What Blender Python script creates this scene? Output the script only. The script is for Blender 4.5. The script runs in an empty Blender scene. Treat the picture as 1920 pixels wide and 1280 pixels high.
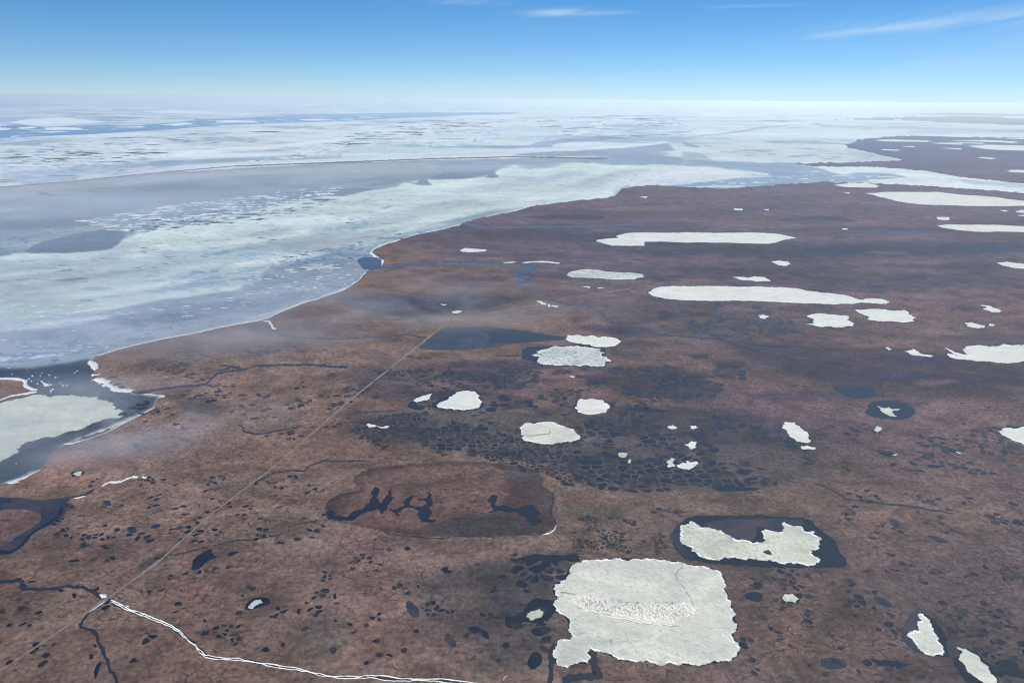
import bpy, math, random
import numpy as np
from mathutils import Vector, Matrix
from mathutils.geometry import delaunay_2d_cdt

# ------------------------------------------------------------------ camera
CAM_H = 600.0                       # metres above the sea
FPX, W, H = 1387.0, 1920.0, 1280.0  # focal length in photo pixels
PITCH, ROLL = math.radians(18.14), math.radians(0.48)
scn = bpy.context.scene
cam_d = bpy.data.cameras.new('camera'); cam = bpy.data.objects.new('camera', cam_d)
scn.collection.objects.link(cam); scn.camera = cam
cam_d.sensor_width = 36.0; cam_d.lens = 36.0 * FPX / W
cam_d.clip_start = 1.0; cam_d.clip_end = 900000.0
fw = np.array([0, math.cos(PITCH), -math.sin(PITCH)])
r0 = np.array([1.0, 0, 0]); u0 = np.array([0, math.sin(PITCH), math.cos(PITCH)])
up = u0 * math.cos(ROLL) - r0 * math.sin(ROLL)
rt = r0 * math.cos(ROLL) + u0 * math.sin(ROLL)
cam.matrix_world = Matrix(((rt[0], up[0], -fw[0], 0), (rt[1], up[1], -fw[1], 0), (rt[2], up[2], -fw[2], CAM_H), (0, 0, 0, 1)))

# ------------------------------------------------------------------ sky, sun, exposure
SUN_EL, SUN_AZ = math.radians(42), math.radians(215)     # azimuth clockwise from +Y: behind the camera, to the left
world = bpy.data.worlds.new('World'); scn.world = world; world.use_nodes = True
wn = world.node_tree; wn.nodes.clear()
def wnode(t, **k):
    n = wn.nodes.new(t)
    for a, b in k.items(): setattr(n, a, b)
    return n
sky = wnode('ShaderNodeTexSky', sky_type='NISHITA', sun_disc=False, sun_elevation=SUN_EL, sun_rotation=SUN_AZ,
            altitude=600, air_density=0.60, dust_density=0.05, ozone_density=6.5)
SKY_STRENGTH = 0.114
bg = wnode('ShaderNodeBackground'); out = wnode('ShaderNodeOutputWorld')
bg.inputs['Strength'].default_value = SKY_STRENGTH
hs = wnode('ShaderNodeHueSaturation'); hs.inputs['Saturation'].default_value = 1.30; hs.inputs['Value'].default_value = 1.0
gm = wnode('ShaderNodeGamma'); gm.inputs['Gamma'].default_value = 0.80
wn.links.new(sky.outputs[0], gm.inputs['Color']); wn.links.new(gm.outputs[0], hs.inputs['Color'])
# thin cirrus, laid on the sky by direction
def wmath(op, a_, b_=0.0, c_=None):
    n = wnode('ShaderNodeMath', operation=op)
    for i, q in enumerate((a_, b_) if c_ is None else (a_, b_, c_)):
        if isinstance(q, (int, float)): n.inputs[i].default_value = q
        else: wn.links.new(q, n.inputs[i])
    return n.outputs[0]
tc = wnode('ShaderNodeTexCoord'); sx = wnode('ShaderNodeSeparateXYZ'); wn.links.new(tc.outputs['Generated'], sx.inputs[0])
az = wmath('ARCTAN2', sx.outputs[0], sx.outputs[1]); el = wmath('ARCSINE', sx.outputs[2])
def wisp_noise(scale, sx_, sy_, rot, detail=7):
    cb = wnode('ShaderNodeCombineXYZ')
    wn.links.new(wmath('MULTIPLY', az, sx_), cb.inputs[0])
    wn.links.new(wmath('MULTIPLY', wmath('SUBTRACT', el, wmath('MULTIPLY', az, rot)), sy_), cb.inputs[1])
    n = wnode('ShaderNodeTexNoise'); n.inputs['Scale'].default_value = scale; n.inputs['Detail'].default_value = detail; n.inputs['Roughness'].default_value = 0.6; n.inputs['Distortion'].default_value = 0.4
    wn.links.new(cb.outputs[0], n.inputs['Vector']); return n.outputs[0]
cov = wmath('MULTIPLY', wmath('MAXIMUM', wmath('SUBTRACT', wisp_noise(1.0, 3.0, 16.0, 0.10), 0.56), 0.0), 0.55)
fine = wisp_noise(1.0, 9.0, 85.0, 0.16)
for a0, e0, ra, re_, sl, am in ((3.2, 5.85, 2.6, 0.22, 0.02, 1.0), (5.6, 5.75, 3.0, 0.12, 0.03, 0.7), (-3.2, 6.45, 2.2, 0.20, 0.0, 0.7), (25.0, 4.50, 5.5, 0.22, 0.08, 1.0), (30.0, 5.0, 6.0, 0.55, 0.08, 0.6), (16.0, 6.1, 3.0, 0.10, 0.0, 0.4), (34.0, 3.6, 7.0, 2.4, 0.0, 0.25)):
    am *= 0.75; a0, e0, ra, re_ = [math.radians(v) for v in (a0, e0, ra, re_)]
    u = wmath('DIVIDE', wmath('SUBTRACT', az, a0), ra)
    v = wmath('DIVIDE', wmath('SUBTRACT', wmath('SUBTRACT', el, e0), wmath('MULTIPLY', wmath('SUBTRACT', az, a0), sl)), re_)
    g = wmath('POWER', 2.718, wmath('MULTIPLY', wmath('ADD', wmath('MULTIPLY', u, u), wmath('MULTIPLY', v, v)), -1.0))
    cov = wmath('ADD', cov, wmath('MULTIPLY', wmath('MULTIPLY', g, am), wmath('MAXIMUM', wmath('MULTIPLY', wmath('SUBTRACT', fine, 0.30), 1.6), 0.0)))
cov = wmath('MINIMUM', cov, 0.7)
mxw = wnode('ShaderNodeMix', data_type='RGBA'); mxw.inputs[7].default_value = (4.8, 5.6, 6.2, 1)
wn.links.new(cov, mxw.inputs[0]); wn.links.new(hs.outputs[0], mxw.inputs[6]); wn.links.new(mxw.outputs[2], bg.inputs['Color'])
wn.links.new(bg.outputs[0], out.inputs[0])
sun_d = bpy.data.lights.new('sun', 'SUN'); sun = bpy.data.objects.new('sun', sun_d); scn.collection.objects.link(sun)
sun_d.energy = 3.2; sun_d.angle = math.radians(0.53); sun_d.color = (1.0, 0.965, 0.90)
sd_ = Vector((math.sin(SUN_AZ) * math.cos(SUN_EL), math.cos(SUN_AZ) * math.cos(SUN_EL), math.sin(SUN_EL)))
sun.rotation_euler = sd_.to_track_quat('Z', 'Y').to_euler(); sun.location = (0, 0, 900)
vs = scn.view_settings; vs.view_transform = 'Standard'; vs.look = 'None'; vs.gamma = 1.0; vs.use_curve_mapping = False
vs.exposure = 0.45
cy = scn.cycles; cy.use_denoising = True; cy.denoiser = 'OPENIMAGEDENOISE'; cy.denoising_input_passes = 'RGB_ALBEDO_NORMAL'; cy.denoising_prefilter = 'ACCURATE'; cy.filter_width = 1.15; cy.max_bounces = 4; cy.volume_bounces = 2; cy.diffuse_bounces = 2; cy.transparent_max_bounces = 12
cy.volume_max_steps = 64; cy.volume_step_rate = 2.0

# ------------------------------------------------------------------ geometry helpers
def w2px(x, y, z=0.0):
    d = np.stack([x, y, np.zeros_like(x) + z - CAM_H], -1)
    f = d @ fw
    return W / 2 + FPX * (d @ rt) / f, H / 2 - FPX * (d @ up) / f
def px2w(p, z=0.0):
    p = np.asarray(p, float)
    d = fw + np.outer((p[:, 0] - W / 2) / FPX, rt) + np.outer(-(p[:, 1] - H / 2) / FPX, up)
    t = (z - CAM_H) / d[:, 2]
    return np.stack([d[:, 0] * t, d[:, 1] * t], -1)
def C(k, s):
    """points read off an enlarged piece of the photograph: k = (x0, y0, enlargement)"""
    a = np.array([float(v) for v in s.replace(',', ' ').split()]).reshape(-1, 2)
    return a / k[2] + np.array([k[0], k[1]])
P = (0, 0, 1)
R0, R1, R2 = (0, 150, 3), (640, 150, 3), (1280, 150, 3)
R3, R4, R5 = (0, 420, 3), (640, 420, 3), (1280, 420, 3)
S0, S1, S2, S3 = (0, 780, 2.56), (480, 780, 2.56), (960, 780, 2.56), (1420, 780, 2.56)
D1, D2, D3, D4 = (1020, 1030, 5.053), (1240, 940, 5.333), (600, 850, 4.174), (960, 590, 8)
D5, D6, D7, D8 = (750, 700, 4.683), (0, 660, 4.922), (1040, 840, 4.364), (1660, 1120, 7.385)
rs = np.random.RandomState(7); TB = rs.rand(256, 256)
def vnoise(x, y):
    ix = np.floor(x).astype(np.int64); iy = np.floor(y).astype(np.int64); fx = x - ix; fy = y - iy
    fx = fx * fx * (3 - 2 * fx); fy = fy * fy * (3 - 2 * fy)
    a = TB[ix % 256, iy % 256]; b = TB[(ix + 1) % 256, iy % 256]; c = TB[ix % 256, (iy + 1) % 256]; d = TB[(ix + 1) % 256, (iy + 1) % 256]
    return (a * (1 - fx) + b * fx) * (1 - fy) + (c * (1 - fx) + d * fx) * fy
def fbm(x, y, o=4):
    s = 0; a = 1; t = 0
    for i in range(o):
        s = s + a * vnoise(x + 17.3 * i, y - 9.1 * i); t += a; a *= 0.5; x = x * 2.03; y = y * 2.03
    return s / t
def sdist(x, y, poly):
    """signed distance to a polygon, positive inside"""
    n = len(poly); best = np.full(x.shape, 1e30); ins = np.zeros(x.shape, bool)
    for i in range(n):
        ax, ay = poly[i]; bx, by = poly[(i + 1) % n]; ex, ey = bx - ax, by - ay
        L = ex * ex + ey * ey + 1e-9
        t = np.clip(((x - ax) * ex + (y - ay) * ey) / L, 0, 1)
        best = np.minimum(best, (x - ax - t * ex) ** 2 + (y - ay - t * ey) ** 2)
        if ay != by:
            c = ((ay > y) != (by > y)) & (x < (bx - ax) * (y - ay) / (by - ay) + ax); ins ^= c
    return np.where(ins, 1, -1) * np.sqrt(best)
rng = random.Random(11)
def frac(p, rough=0.16, closed=True, floor_px=1.3):
    """ragged version of a world-space outline, down to about a picture element"""
    pts = [tuple(q) for q in p]
    for it in range(7):
        out_ = []; n = len(pts); ch = False
        for i in range(n if closed else n - 1):
            a, b = pts[i], pts[(i + 1) % n]; out_.append(a)
            dx, dy = b[0] - a[0], b[1] - a[1]; L = math.hypot(dx, dy)
            r = math.hypot(a[0], a[1], CAM_H); step = r / FPX * floor_px
            if L > 2 * step:
                sx = r / CAM_H        # foreshortened direction may carry longer segments
                if abs(dy) > abs(dx) * 3 and L < 2 * step * sx * 0.5: continue
                k = rng.uniform(-rough, rough) * min(1, 40 * step / L)
                out_.append(((a[0] + b[0]) / 2 - dy * k, (a[1] + b[1]) / 2 + dx * k)); ch = True
        if not closed: out_.append(pts[-1])
        pts = out_
        if not ch: break
    return pts
def smooth(p, n=1, closed=True):
    pts = [tuple(q) for q in p]
    for _ in range(n):
        o = []; m = len(pts)
        for i in range(m if closed else m - 1):
            a, b = pts[i], pts[(i + 1) % m]
            o += [(a[0] * .75 + b[0] * .25, a[1] * .75 + b[1] * .25), (a[0] * .25 + b[0] * .75, a[1] * .25 + b[1] * .75)]
        if not closed: o = [pts[0]] + o + [pts[-1]]
        pts = o
    return pts
def link(name, me, mat=None, parent=None, label=None, cat=None, group=None, kind=None):
    o = bpy.data.objects.new(name, me); scn.collection.objects.link(o)
    if mat: me.materials.append(mat)
    if parent: o.parent = parent
    if label: o['label'] = label
    if cat: o['category'] = cat
    if group: o['group'] = group
    if kind: o['kind'] = kind
    return o
def mesh(name, v, f):
    me = bpy.data.meshes.new(name); me.from_pydata([tuple(q) for q in v], [], [tuple(q) for q in f]); me.update(); return me
def cap(outline, z, inner=None, zf=None):
    vs_ = [Vector((q[0], q[1])) for q in outline]; n = len(vs_)
    if inner is not None: vs_ += [Vector((q[0], q[1])) for q in inner]
    r = delaunay_2d_cdt(vs_, [], [list(range(n))], 1, 1e-4)
    v2, f2, ov = r[0], r[2], r[3]
    ob = [any(k < n for k in o) or not o for o in ov]
    zz = [z if (b or zf is None) else zf(v[0], v[1]) for v, b in zip(v2, ob)]
    vv = [(v[0], v[1], w_) for v, w_ in zip(v2, zz)]; ff = []
    for f in f2:
        a, b, c = [v2[i] for i in f[:3]]
        if (b[0] - a[0]) * (c[1] - a[1]) - (b[1] - a[1]) * (c[0] - a[0]) < 0: f = f[::-1]
        ff.append(f)
    return vv, ff
def skirt(vv, ff, dz):
    """side walls under every boundary edge"""
    cnt = {}
    for f in ff:
        for i in range(len(f)):
            e = (f[i], f[(i + 1) % len(f)]); k = (min(e), max(e)); cnt.setdefault(k, []).append(e)
    low = {}; vv = list(vv); ff = list(ff)
    for k, es in cnt.items():
        if len(es) != 1: continue
        a, b = es[0]
        for q in (a, b):
            if q not in low: low[q] = len(vv); vv.append((vv[q][0], vv[q][1], vv[q][2] - dz))
        ff.append((b, a, low[a], low[b]))
    return vv, ff

# ------------------------------------------------------------------ materials
def mat_new(name):
    m = bpy.data.materials.new(name); m.use_nodes = True; nt = m.node_tree
    b = nt.nodes['Principled BSDF']
    def nd(t, **k):
        n = nt.nodes.new(t)
        for a, c in k.items(): setattr(n, a, c)
        return n
    return m, nt, b, nd
def noise(nt, nd, vec, scale, detail=5, rough=0.55, dist=0.0, stretch=None):
    n = nd('ShaderNodeTexNoise'); n.inputs['Scale'].default_value = scale; n.inputs['Detail'].default_value = detail
    n.inputs['Roughness'].default_value = rough; n.inputs['Distortion'].default_value = dist
    if stretch:
        m = nd('ShaderNodeMapping'); m.inputs['Scale'].default_value = stretch[:3]; m.inputs['Rotation'].default_value = (0, 0, stretch[3])
        nt.links.new(vec, m.inputs[0]); vec = m.outputs[0]
    nt.links.new(vec, n.inputs['Vector']); return n.outputs[0]
def rng_(nt, nd, v, a, b, c=0.0, d=1.0):
    n = nd('ShaderNodeMapRange'); nt.links.new(v, n.inputs[0])
    for i, q in enumerate((a, b, c, d)): n.inputs[i + 1].default_value = q
    return n.outputs[0]
def mth(nt, nd, op, a, b):
    n = nd('ShaderNodeMath', operation=op)
    for i, q in enumerate((a, b)):
        if isinstance(q, (int, float)): n.inputs[i].default_value = q
        else: nt.links.new(q, n.inputs[i])
    return n.outputs[0]
def mixc(nt, nd, f, a, b, mode='MIX'):
    n = nd('ShaderNodeMix', data_type='RGBA', blend_type=mode)
    for i, q in ((0, f), (6, a), (7, b)):
        if isinstance(q, (int, float)): n.inputs[i].default_value = q
        elif isinstance(q, tuple): n.inputs[i].default_value = q + (1,) if len(q) == 3 else q
        else: nt.links.new(q, n.inputs[i])
    return n.outputs[2]
def grey(nt, nd, v):
    n = nd('ShaderNodeCombineColor')
    for i in range(3): nt.links.new(v, n.inputs[i])
    return n.outputs[0]
def bump(nt, nd, b, h, dist, strength=1.0):
    n = nd('ShaderNodeBump'); n.inputs['Distance'].default_value = dist; n.inputs['Strength'].default_value = strength
    nt.links.new(h, n.inputs['Height']); nt.links.new(n.outputs[0], b.inputs['Normal'])

def tundra_material():
    m, nt, b, nd = mat_new('tundra'); L = nt.links
    co = nd('ShaderNodeTexCoord').outputs['Object']
    at = nd('ShaderNodeAttribute', attribute_name='tint')
    n1 = noise(nt, nd, co, 1 / 420, 8, 0.6, 0.4, (0.7, 1.0, 1, 0.0))
    n2 = noise(nt, nd, co, 1 / 55, 7, 0.62, 0.6, (0.8, 1, 1, 0.3))
    n3 = noise(nt, nd, co, 1 / 7, 5, 0.65, 0.3)
    n4 = noise(nt, nd, co, 1 / 240, 5, 0.6, 0.8)
    col = at.outputs['Color']
    col = mixc(nt, nd, 1.0, col, grey(nt, nd, rng_(nt, nd, n1, 0.3, 0.7, 0.66, 1.34)), 'MULTIPLY')
    col = mixc(nt, nd, 1.0, col, grey(nt, nd, rng_(nt, nd, n2, 0.28, 0.72, 0.42, 1.52)), 'MULTIPLY')
    col = mixc(nt, nd, 1.0, col, grey(nt, nd, rng_(nt, nd, n3, 0.3, 0.7, 0.40, 1.54)), 'MULTIPLY')
    n6 = noise(nt, nd, co, 1 / 1500, 9, 0.62, 0.3, (0.45, 1.4, 1, 0.02))
    col = mixc(nt, nd, rng_(nt, nd, n6, 0.50, 0.64, 0, 0.8), col, mixc(nt, nd, 1.0, col, (0.64, 0.60, 0.92), 'MULTIPLY'))
    col = mixc(nt, nd, rng_(nt, nd, n6, 0.48, 0.36, 0, 0.8), col, mixc(nt, nd, 1.0, col, (1.28, 1.04, 0.98), 'MULTIPLY'))
    # rusty and straw-coloured swards, olive sedge
    col = mixc(nt, nd, rng_(nt, nd, n4, 0.52, 0.72, 0, 0.45), col, mixc(nt, nd, 1.0, col, (1.30, 0.98, 0.95), 'MULTIPLY'))
    n5 = noise(nt, nd, co, 1 / 120, 6, 0.6, 0.5)
    col = mixc(nt, nd, rng_(nt, nd, n5, 0.55, 0.7, 0, 0.6), col, mixc(nt, nd, 1.0, col, (0.76, 0.76, 0.92), 'MULTIPLY'))
    # ice-wedge troughs
    dn = nd('ShaderNodeTexNoise'); dn.inputs['Scale'].default_value = 1 / 18; dn.inputs['Detail'].default_value = 3; L.new(co, dn.inputs['Vector'])
    va = nd('ShaderNodeVectorMath', operation='SUBTRACT'); L.new(dn.outputs['Color'], va.inputs[0]); va.inputs[1].default_value = (.5, .5, .5)
    vb = nd('ShaderNodeVectorMath', operation='SCALE'); L.new(va.outputs[0], vb.inputs[0]); vb.inputs['Scale'].default_value = 9
    vc = nd('ShaderNodeVectorMath', operation='ADD'); L.new(co, vc.inputs[0]); L.new(vb.outputs[0], vc.inputs[1])
    def troughs(size, wd, lo, hi, mscale, amt, col):
        vo = nd('ShaderNodeTexVoronoi', feature='DISTANCE_TO_EDGE', voronoi_dimensions='2D'); vo.inputs['Scale'].default_value = 1 / size
        L.new(vc.outputs[0], vo.inputs['Vector'])
        ln = rng_(nt, nd, vo.outputs['Distance'], wd * 0.4, wd, 1, 0)
        br = rng_(nt, nd, noise(nt, nd, co, 1 / 14, 3, 0.6), 0.45, 0.58, 0, 1)
        mk = rng_(nt, nd, noise(nt, nd, co, mscale, 4, 0.6), lo, hi, 0, amt)
        rim = mth(nt, nd, 'MULTIPLY', rng_(nt, nd, vo.outputs['Distance'], wd * 3.2, wd * 1.3, 0, 1), mk)
        col = mixc(nt, nd, mth(nt, nd, 'MULTIPLY', rim, 0.6), col, mixc(nt, nd, 1.0, col, (1.25, 1.24, 1.20), 'MULTIPLY'))
        return mixc(nt, nd, mth(nt, nd, 'MULTIPLY', mth(nt, nd, 'MULTIPLY', ln, mk), br), col, (0.018, 0.017, 0.016))
    col = troughs(17, 0.085, 0.42, 0.56, 1 / 160, 0.78, col)
    col = troughs(34, 0.040, 0.48, 0.56, 1 / 300, 0.5, col)
    # small wet hollows
    hz = noise(nt, nd, co, 1 / 5.5, 2, 0.5, 0.8, (0.55, 1, 1, 0.2)); hm = noise(nt, nd, co, 1 / 150, 4, 0.6)
    ho = mth(nt, nd, 'MULTIPLY', rng_(nt, nd, hz, 0.60, 0.64), rng_(nt, nd, hm, 0.45, 0.6, 0.1, 0.9))
    col = mixc(nt, nd, ho, col, (0.018, 0.018, 0.020))
    L.new(col, b.inputs['Base Color']); b.inputs['Roughness'].default_value = 0.95; b.inputs['Specular IOR Level'].default_value = 0.1
    bump(nt, nd, b, mth(nt, nd, 'ADD', n3, n2), 1.6, 0.7)
    return m
def water_material(name, base, shallow=None, mot=0.0, rough=0.22):
    m, nt, b, nd = mat_new(name); L = nt.links
    co = nd('ShaderNodeTexCoord').outputs['Object']
    if shallow:
        n = noise(nt, nd, co, mot, 5, 0.6, 0.5)
        L.new(mixc(nt, nd, rng_(nt, nd, n, 0.42, 0.62), base, shallow), b.inputs['Base Color'])
    else: b.inputs['Base Color'].default_value = base + (1,)
    b.inputs['Roughness'].default_value = rough; b.inputs['IOR'].default_value = 1.33
    bump(nt, nd, b, noise(nt, nd, co, 0.6, 3, 0.6), 0.25, 0.5)
    return m
def ice_material(name, base, dark, amount, scale=1 / 6, holes=0.0, rough_bump=1.0):
    m, nt, b, nd = mat_new(name); L = nt.links
    co = nd('ShaderNodeTexCoord').outputs['Object']
    n1 = noise(nt, nd, co, scale, 6, 0.65, 0.6); n2 = noise(nt, nd, co, 1 / 70, 5, 0.6, 1.0, (0.7, 1, 1, 0.2)); n3 = noise(nt, nd, co, 1 / 2.5, 4, 0.6)
    col = mixc(nt, nd, rng_(nt, nd, n2, 0.35, 0.7, 0, amount), base, dark)
    col = mixc(nt, nd, rng_(nt, nd, n1, 0.49, 0.64, 0, amount * .85), col, dark)
    n4 = noise(nt, nd, co, 1 / 180, 3, 0.5)
    col = mixc(nt, nd, rng_(nt, nd, n4, 0.45, 0.65, 0, 0.35), col, tuple(c * k for c, k in zip(base, (0.90, 0.93, 0.93))))
    if holes:
        n5 = noise(nt, nd, co, 1 / 5, 3, 0.55, 0.5, (0.6, 1, 1, 0))
        col = mixc(nt, nd, rng_(nt, nd, n5, 0.66 - holes * 0.12, 0.70 - holes * 0.12, 0, 0.85), col, (0.10, 0.13, 0.17))
    L.new(col, b.inputs['Base Color']); b.inputs['Roughness'].default_value = 0.7; b.inputs['Specular IOR Level'].default_value = 0.3
    bump(nt, nd, b, mth(nt, nd, 'ADD', n1, mth(nt, nd, 'MULTIPLY', n3, 0.5)), 1.2, rough_bump)
    return m
def sea_material():
    m, nt, b, nd = mat_new('sea_surface'); L = nt.links
    co = nd('ShaderNodeTexCoord').outputs['Object']
    at = nd('ShaderNodeAttribute', attribute_name='tint')
    # crazed plates close by, long floes and leads far out
    nf = noise(nt, nd, co, 1 / 38, 7, 0.66, 1.2, (0.6, 1, 1, -0.35))
    ng = noise(nt, nd, co, 1 / 420, 8, 0.64, 1.0, (0.5, 1, 1, -0.35))
    nh = noise(nt, nd, co, 1 / 2600, 7, 0.62, 0.8, (0.55, 1, 1, -0.3))
    nk = noise(nt, nd, co, 1 / 3600, 6, 0.80, 0.6, (0.8, 1.0, 1, -0.25))
    al = at.outputs['Alpha']
    cut = mth(nt, nd, 'SUBTRACT', 0.62, mth(nt, nd, 'MULTIPLY', al, 0.26))
    w1 = rng_(nt, nd, mth(nt, nd, 'SUBTRACT', nk, mth(nt, nd, 'SUBTRACT', 0.60, mth(nt, nd, 'MULTIPLY', al, 0.13))), 0.0, 0.02)
    near = mth(nt, nd, 'ADD', mth(nt, nd, 'MULTIPLY', nf, 0.65), mth(nt, nd, 'MULTIPLY', ng, 0.35))
    w2 = rng_(nt, nd, mth(nt, nd, 'SUBTRACT', near, cut), 0.0, 0.03)
    wmask = mth(nt, nd, 'MAXIMUM', w1, w2)
    col = at.outputs['Color']
    col = mixc(nt, nd, 1.0, col, grey(nt, nd, rng_(nt, nd, ng, 0.3, 0.7, 0.74, 1.20)), 'MULTIPLY')
    col = mixc(nt, nd, 1.0, col, grey(nt, nd, rng_(nt, nd, nf, 0.3, 0.7, 0.70, 1.24)), 'MULTIPLY')
    col = mixc(nt, nd, 1.0, col, grey(nt, nd, rng_(nt, nd, nk, 0.40, 0.56, 1.12, 0.86)), 'MULTIPLY')
    wc = mixc(nt, nd, 1.0, col, (0.42, 0.56, 0.68), 'MULTIPLY')
    col = mixc(nt, nd, wmask, col, wc)
    L.new(col, b.inputs['Base Color']); b.inputs['Roughness'].default_value = 0.55; b.inputs['Specular IOR Level'].default_value = 0.25
    bump(nt, nd, b, nf, 3.0, 0.6)
    return m
M_TUNDRA = tundra_material(); M_SEA = sea_material()
M_WATER = water_material('deep_water', (0.002, 0.009, 0.026))
M_SHAL = water_material('shallow_water', (0.016, 0.024, 0.046), (0.056, 0.046, 0.054), 1 / 45)
M_BOG = water_material('peaty_water', (0.010, 0.012, 0.018), (0.034, 0.027, 0.028), 1 / 12, 0.4)
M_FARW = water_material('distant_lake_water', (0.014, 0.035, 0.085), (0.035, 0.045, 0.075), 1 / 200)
M_LEAD = water_material('lead_water', (0.030, 0.150, 0.380), (0.09, 0.24, 0.46), 1 / 1800, 0.25)  # sky reflection put partly into the blue base colours
M_STREAM = water_material('stream_water', (0.016, 0.022, 0.040), (0.03, 0.03, 0.038), 1 / 20)
M_ICE = ice_material('lake_ice', (0.84, 0.81, 0.655), (0.50, 0.50, 0.43), 0.9)
M_WHITE = ice_material('white_lake_ice', (0.90, 0.87, 0.74), (0.60, 0.60, 0.53), 0.7, 1 / 11)
M_RUB = ice_material('rubbly_ice', (0.84, 0.82, 0.63), (0.38, 0.39, 0.32), 0.9, 1 / 5)
M_ROT = ice_material('rotten_ice', (0.76, 0.77, 0.66), (0.38, 0.41, 0.40), 0.85, 1 / 6, 0.6)
M_INLET = ice_material('candled_ice', (0.66, 0.66, 0.52), (0.44, 0.48, 0.47), 0.8, 1 / 16, 0.0)
M_FLOE = ice_material('floe_ice', (0.90, 0.92, 0.92), (0.74, 0.80, 0.84), 0.4, 1 / 90)
M_SNOW = ice_material('snow', (0.84, 0.83, 0.79), (0.66, 0.67, 0.66), 0.4, 1 / 4)
M_BLOCK = ice_material('ice_blocks', (0.86, 0.815, 0.75), (0.66, 0.63, 0.58), 0.4, 1 / 3)
M_CRACK = ice_material('wet_crack', (0.30, 0.32, 0.30), (0.20, 0.22, 0.22), 0.5)
def trail_material():
    m, nt, b, nd = mat_new('trail_dirt')
    co = nd('ShaderNodeTexCoord').outputs['Object']
    n = noise(nt, nd, co, 1 / 5, 5, 0.6)
    nt.links.new(mixc(nt, nd, n, (0.16, 0.122, 0.10), (0.29, 0.235, 0.20)), b.inputs['Base Color']); b.inputs['Roughness'].default_value = 0.95
    return m
M_TRAIL = trail_material()
def bank_material():
    m, nt, b, nd = mat_new('barrier_gravel')
    co = nd('ShaderNodeTexCoord').outputs['Object']
    nt.links.new(mixc(nt, nd, noise(nt, nd, co, 1 / 60, 4, 0.6), (0.05, 0.05, 0.07), (0.12, 0.11, 0.12)), b.inputs['Base Color']); b.inputs['Roughness'].default_value = 0.95
    return m
M_SPIT = bank_material()

# ------------------------------------------------------------------ land and sea
LAND = [
 C(P, '-500,935 0,908 40,900 75,882 88,862 100,845 125,832 170,815 215,800 250,782 290,762 296,748 312,742 285,738 248,736 230,732 205,722 190,712 178,703 176,690 172,680 178,668 215,657 270,643 350,627 420,612 495,599 540,579 590,562 640,545 665,530 681,515 688,509 700,505 716,500 718,490 706,482 697,476 699,468 715,460 752,448 780,440 830,430 860,424 868,418 890,412 930,402 965,396 995,386 1040,381 1090,375 1140,371 1155,366 1165,355 1190,350 1230,347 1280,350 1350,354 1400,351 1450,347 1492,344 1545,341 1613,343 1707,347 1813,354 1930,362 2600,395 3400,1700 -2400,1700'),
 C(P, '1490,307 1530,312 1650,313 1740,321 1800,332 1930,345 2600,380 2600,272 1920,259 1700,255 1640,258 1612,263 1578,271 1596,278 1640,288 1680,297 1692,301 1600,304.5 1530,305.5'),
 C(P, '-500,705 0,709 40,711 50,725 70,733 60,738 30,745 0,752 -500,800'),
 C(P, '1545,225.5 1640,221 1730,219.5 1800,218 1930,222 2300,231 2300,240 1920,235 1760,229 1690,224.5 1600,224.5'),
 C(P, '1700,214.5 1780,211.5 1930,214 2300,223 2300,226 1920,217.5 1800,215.2'),
]
LANDW = [px2w(q) for q in LAND]
NA, NR = 760, 620
ang = np.radians(np.linspace(-50, 50, NA))
dep = np.concatenate([np.linspace(math.radians(60), math.radians(42.5), 40)[:-1],
                      np.arctan(np.geomspace(math.tan(math.radians(42.5)), math.tan(math.radians(9)), 330))[:-1],
                      np.linspace(math.radians(9), math.radians(1.2), NR - 330 - 40 - 30)[:-1],
                      np.arctan(CAM_H / np.geomspace(CAM_H / math.tan(math.radians(1.2)), 400000, 33))])
rad = CAM_H / np.tan(dep); NR = len(rad)
AA, RR = np.meshgrid(ang, rad)
GX = (np.sin(AA) * RR).ravel(); GY = (np.cos(AA) * RR).ravel(); GR = RR.ravel()
PX, PY = w2px(GX, GY)
wob = 0.0011 * np.sqrt(GR ** 2 + CAM_H ** 2)
fx_ = fbm(PX / 7, PY / 3, 4) - .5; fy_ = fbm(PX / 7 + 50, PY / 3 + 90, 4) - .5
SD = np.full(GX.shape, -1e30)
for q in LANDW: SD = np.maximum(SD, sdist(GX + fx_ * 4 * wob * np.clip(9000 / GR, 0, 1), GY + fy_ * 4 * wob * GR / CAM_H * .6 * np.clip(9000 / GR, 0, 1), q))
def grid_mesh(name, keep, z):
    ii, jj = np.meshgrid(np.arange(NR - 1), np.arange(NA - 1), indexing='ij')
    a = (ii * NA + jj).ravel(); q = np.stack([a, a + 1, a + NA + 1, a + NA], 1)     # rad grows with row: a, right, up-right, up
    q = q[keep[q].any(1)]
    use, inv = np.unique(q, return_inverse=True); inv = inv.reshape(q.shape)
    me = bpy.data.meshes.new(name); me.vertices.add(len(use)); me.loops.add(inv.size); me.polygons.add(len(inv))
    me.vertices.foreach_set('co', np.stack([GX[use], GY[use], z[use]], 1).astype(np.float32).ravel())
    me.loops.foreach_set('vertex_index', inv.astype(np.int32).ravel())
    me.polygons.foreach_set('loop_start', np.arange(0, inv.size, 4, dtype=np.int32))
    me.polygons.foreach_set('use_smooth', np.ones(len(inv), bool))
    me.update(calc_edges=True); return me, use
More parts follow.
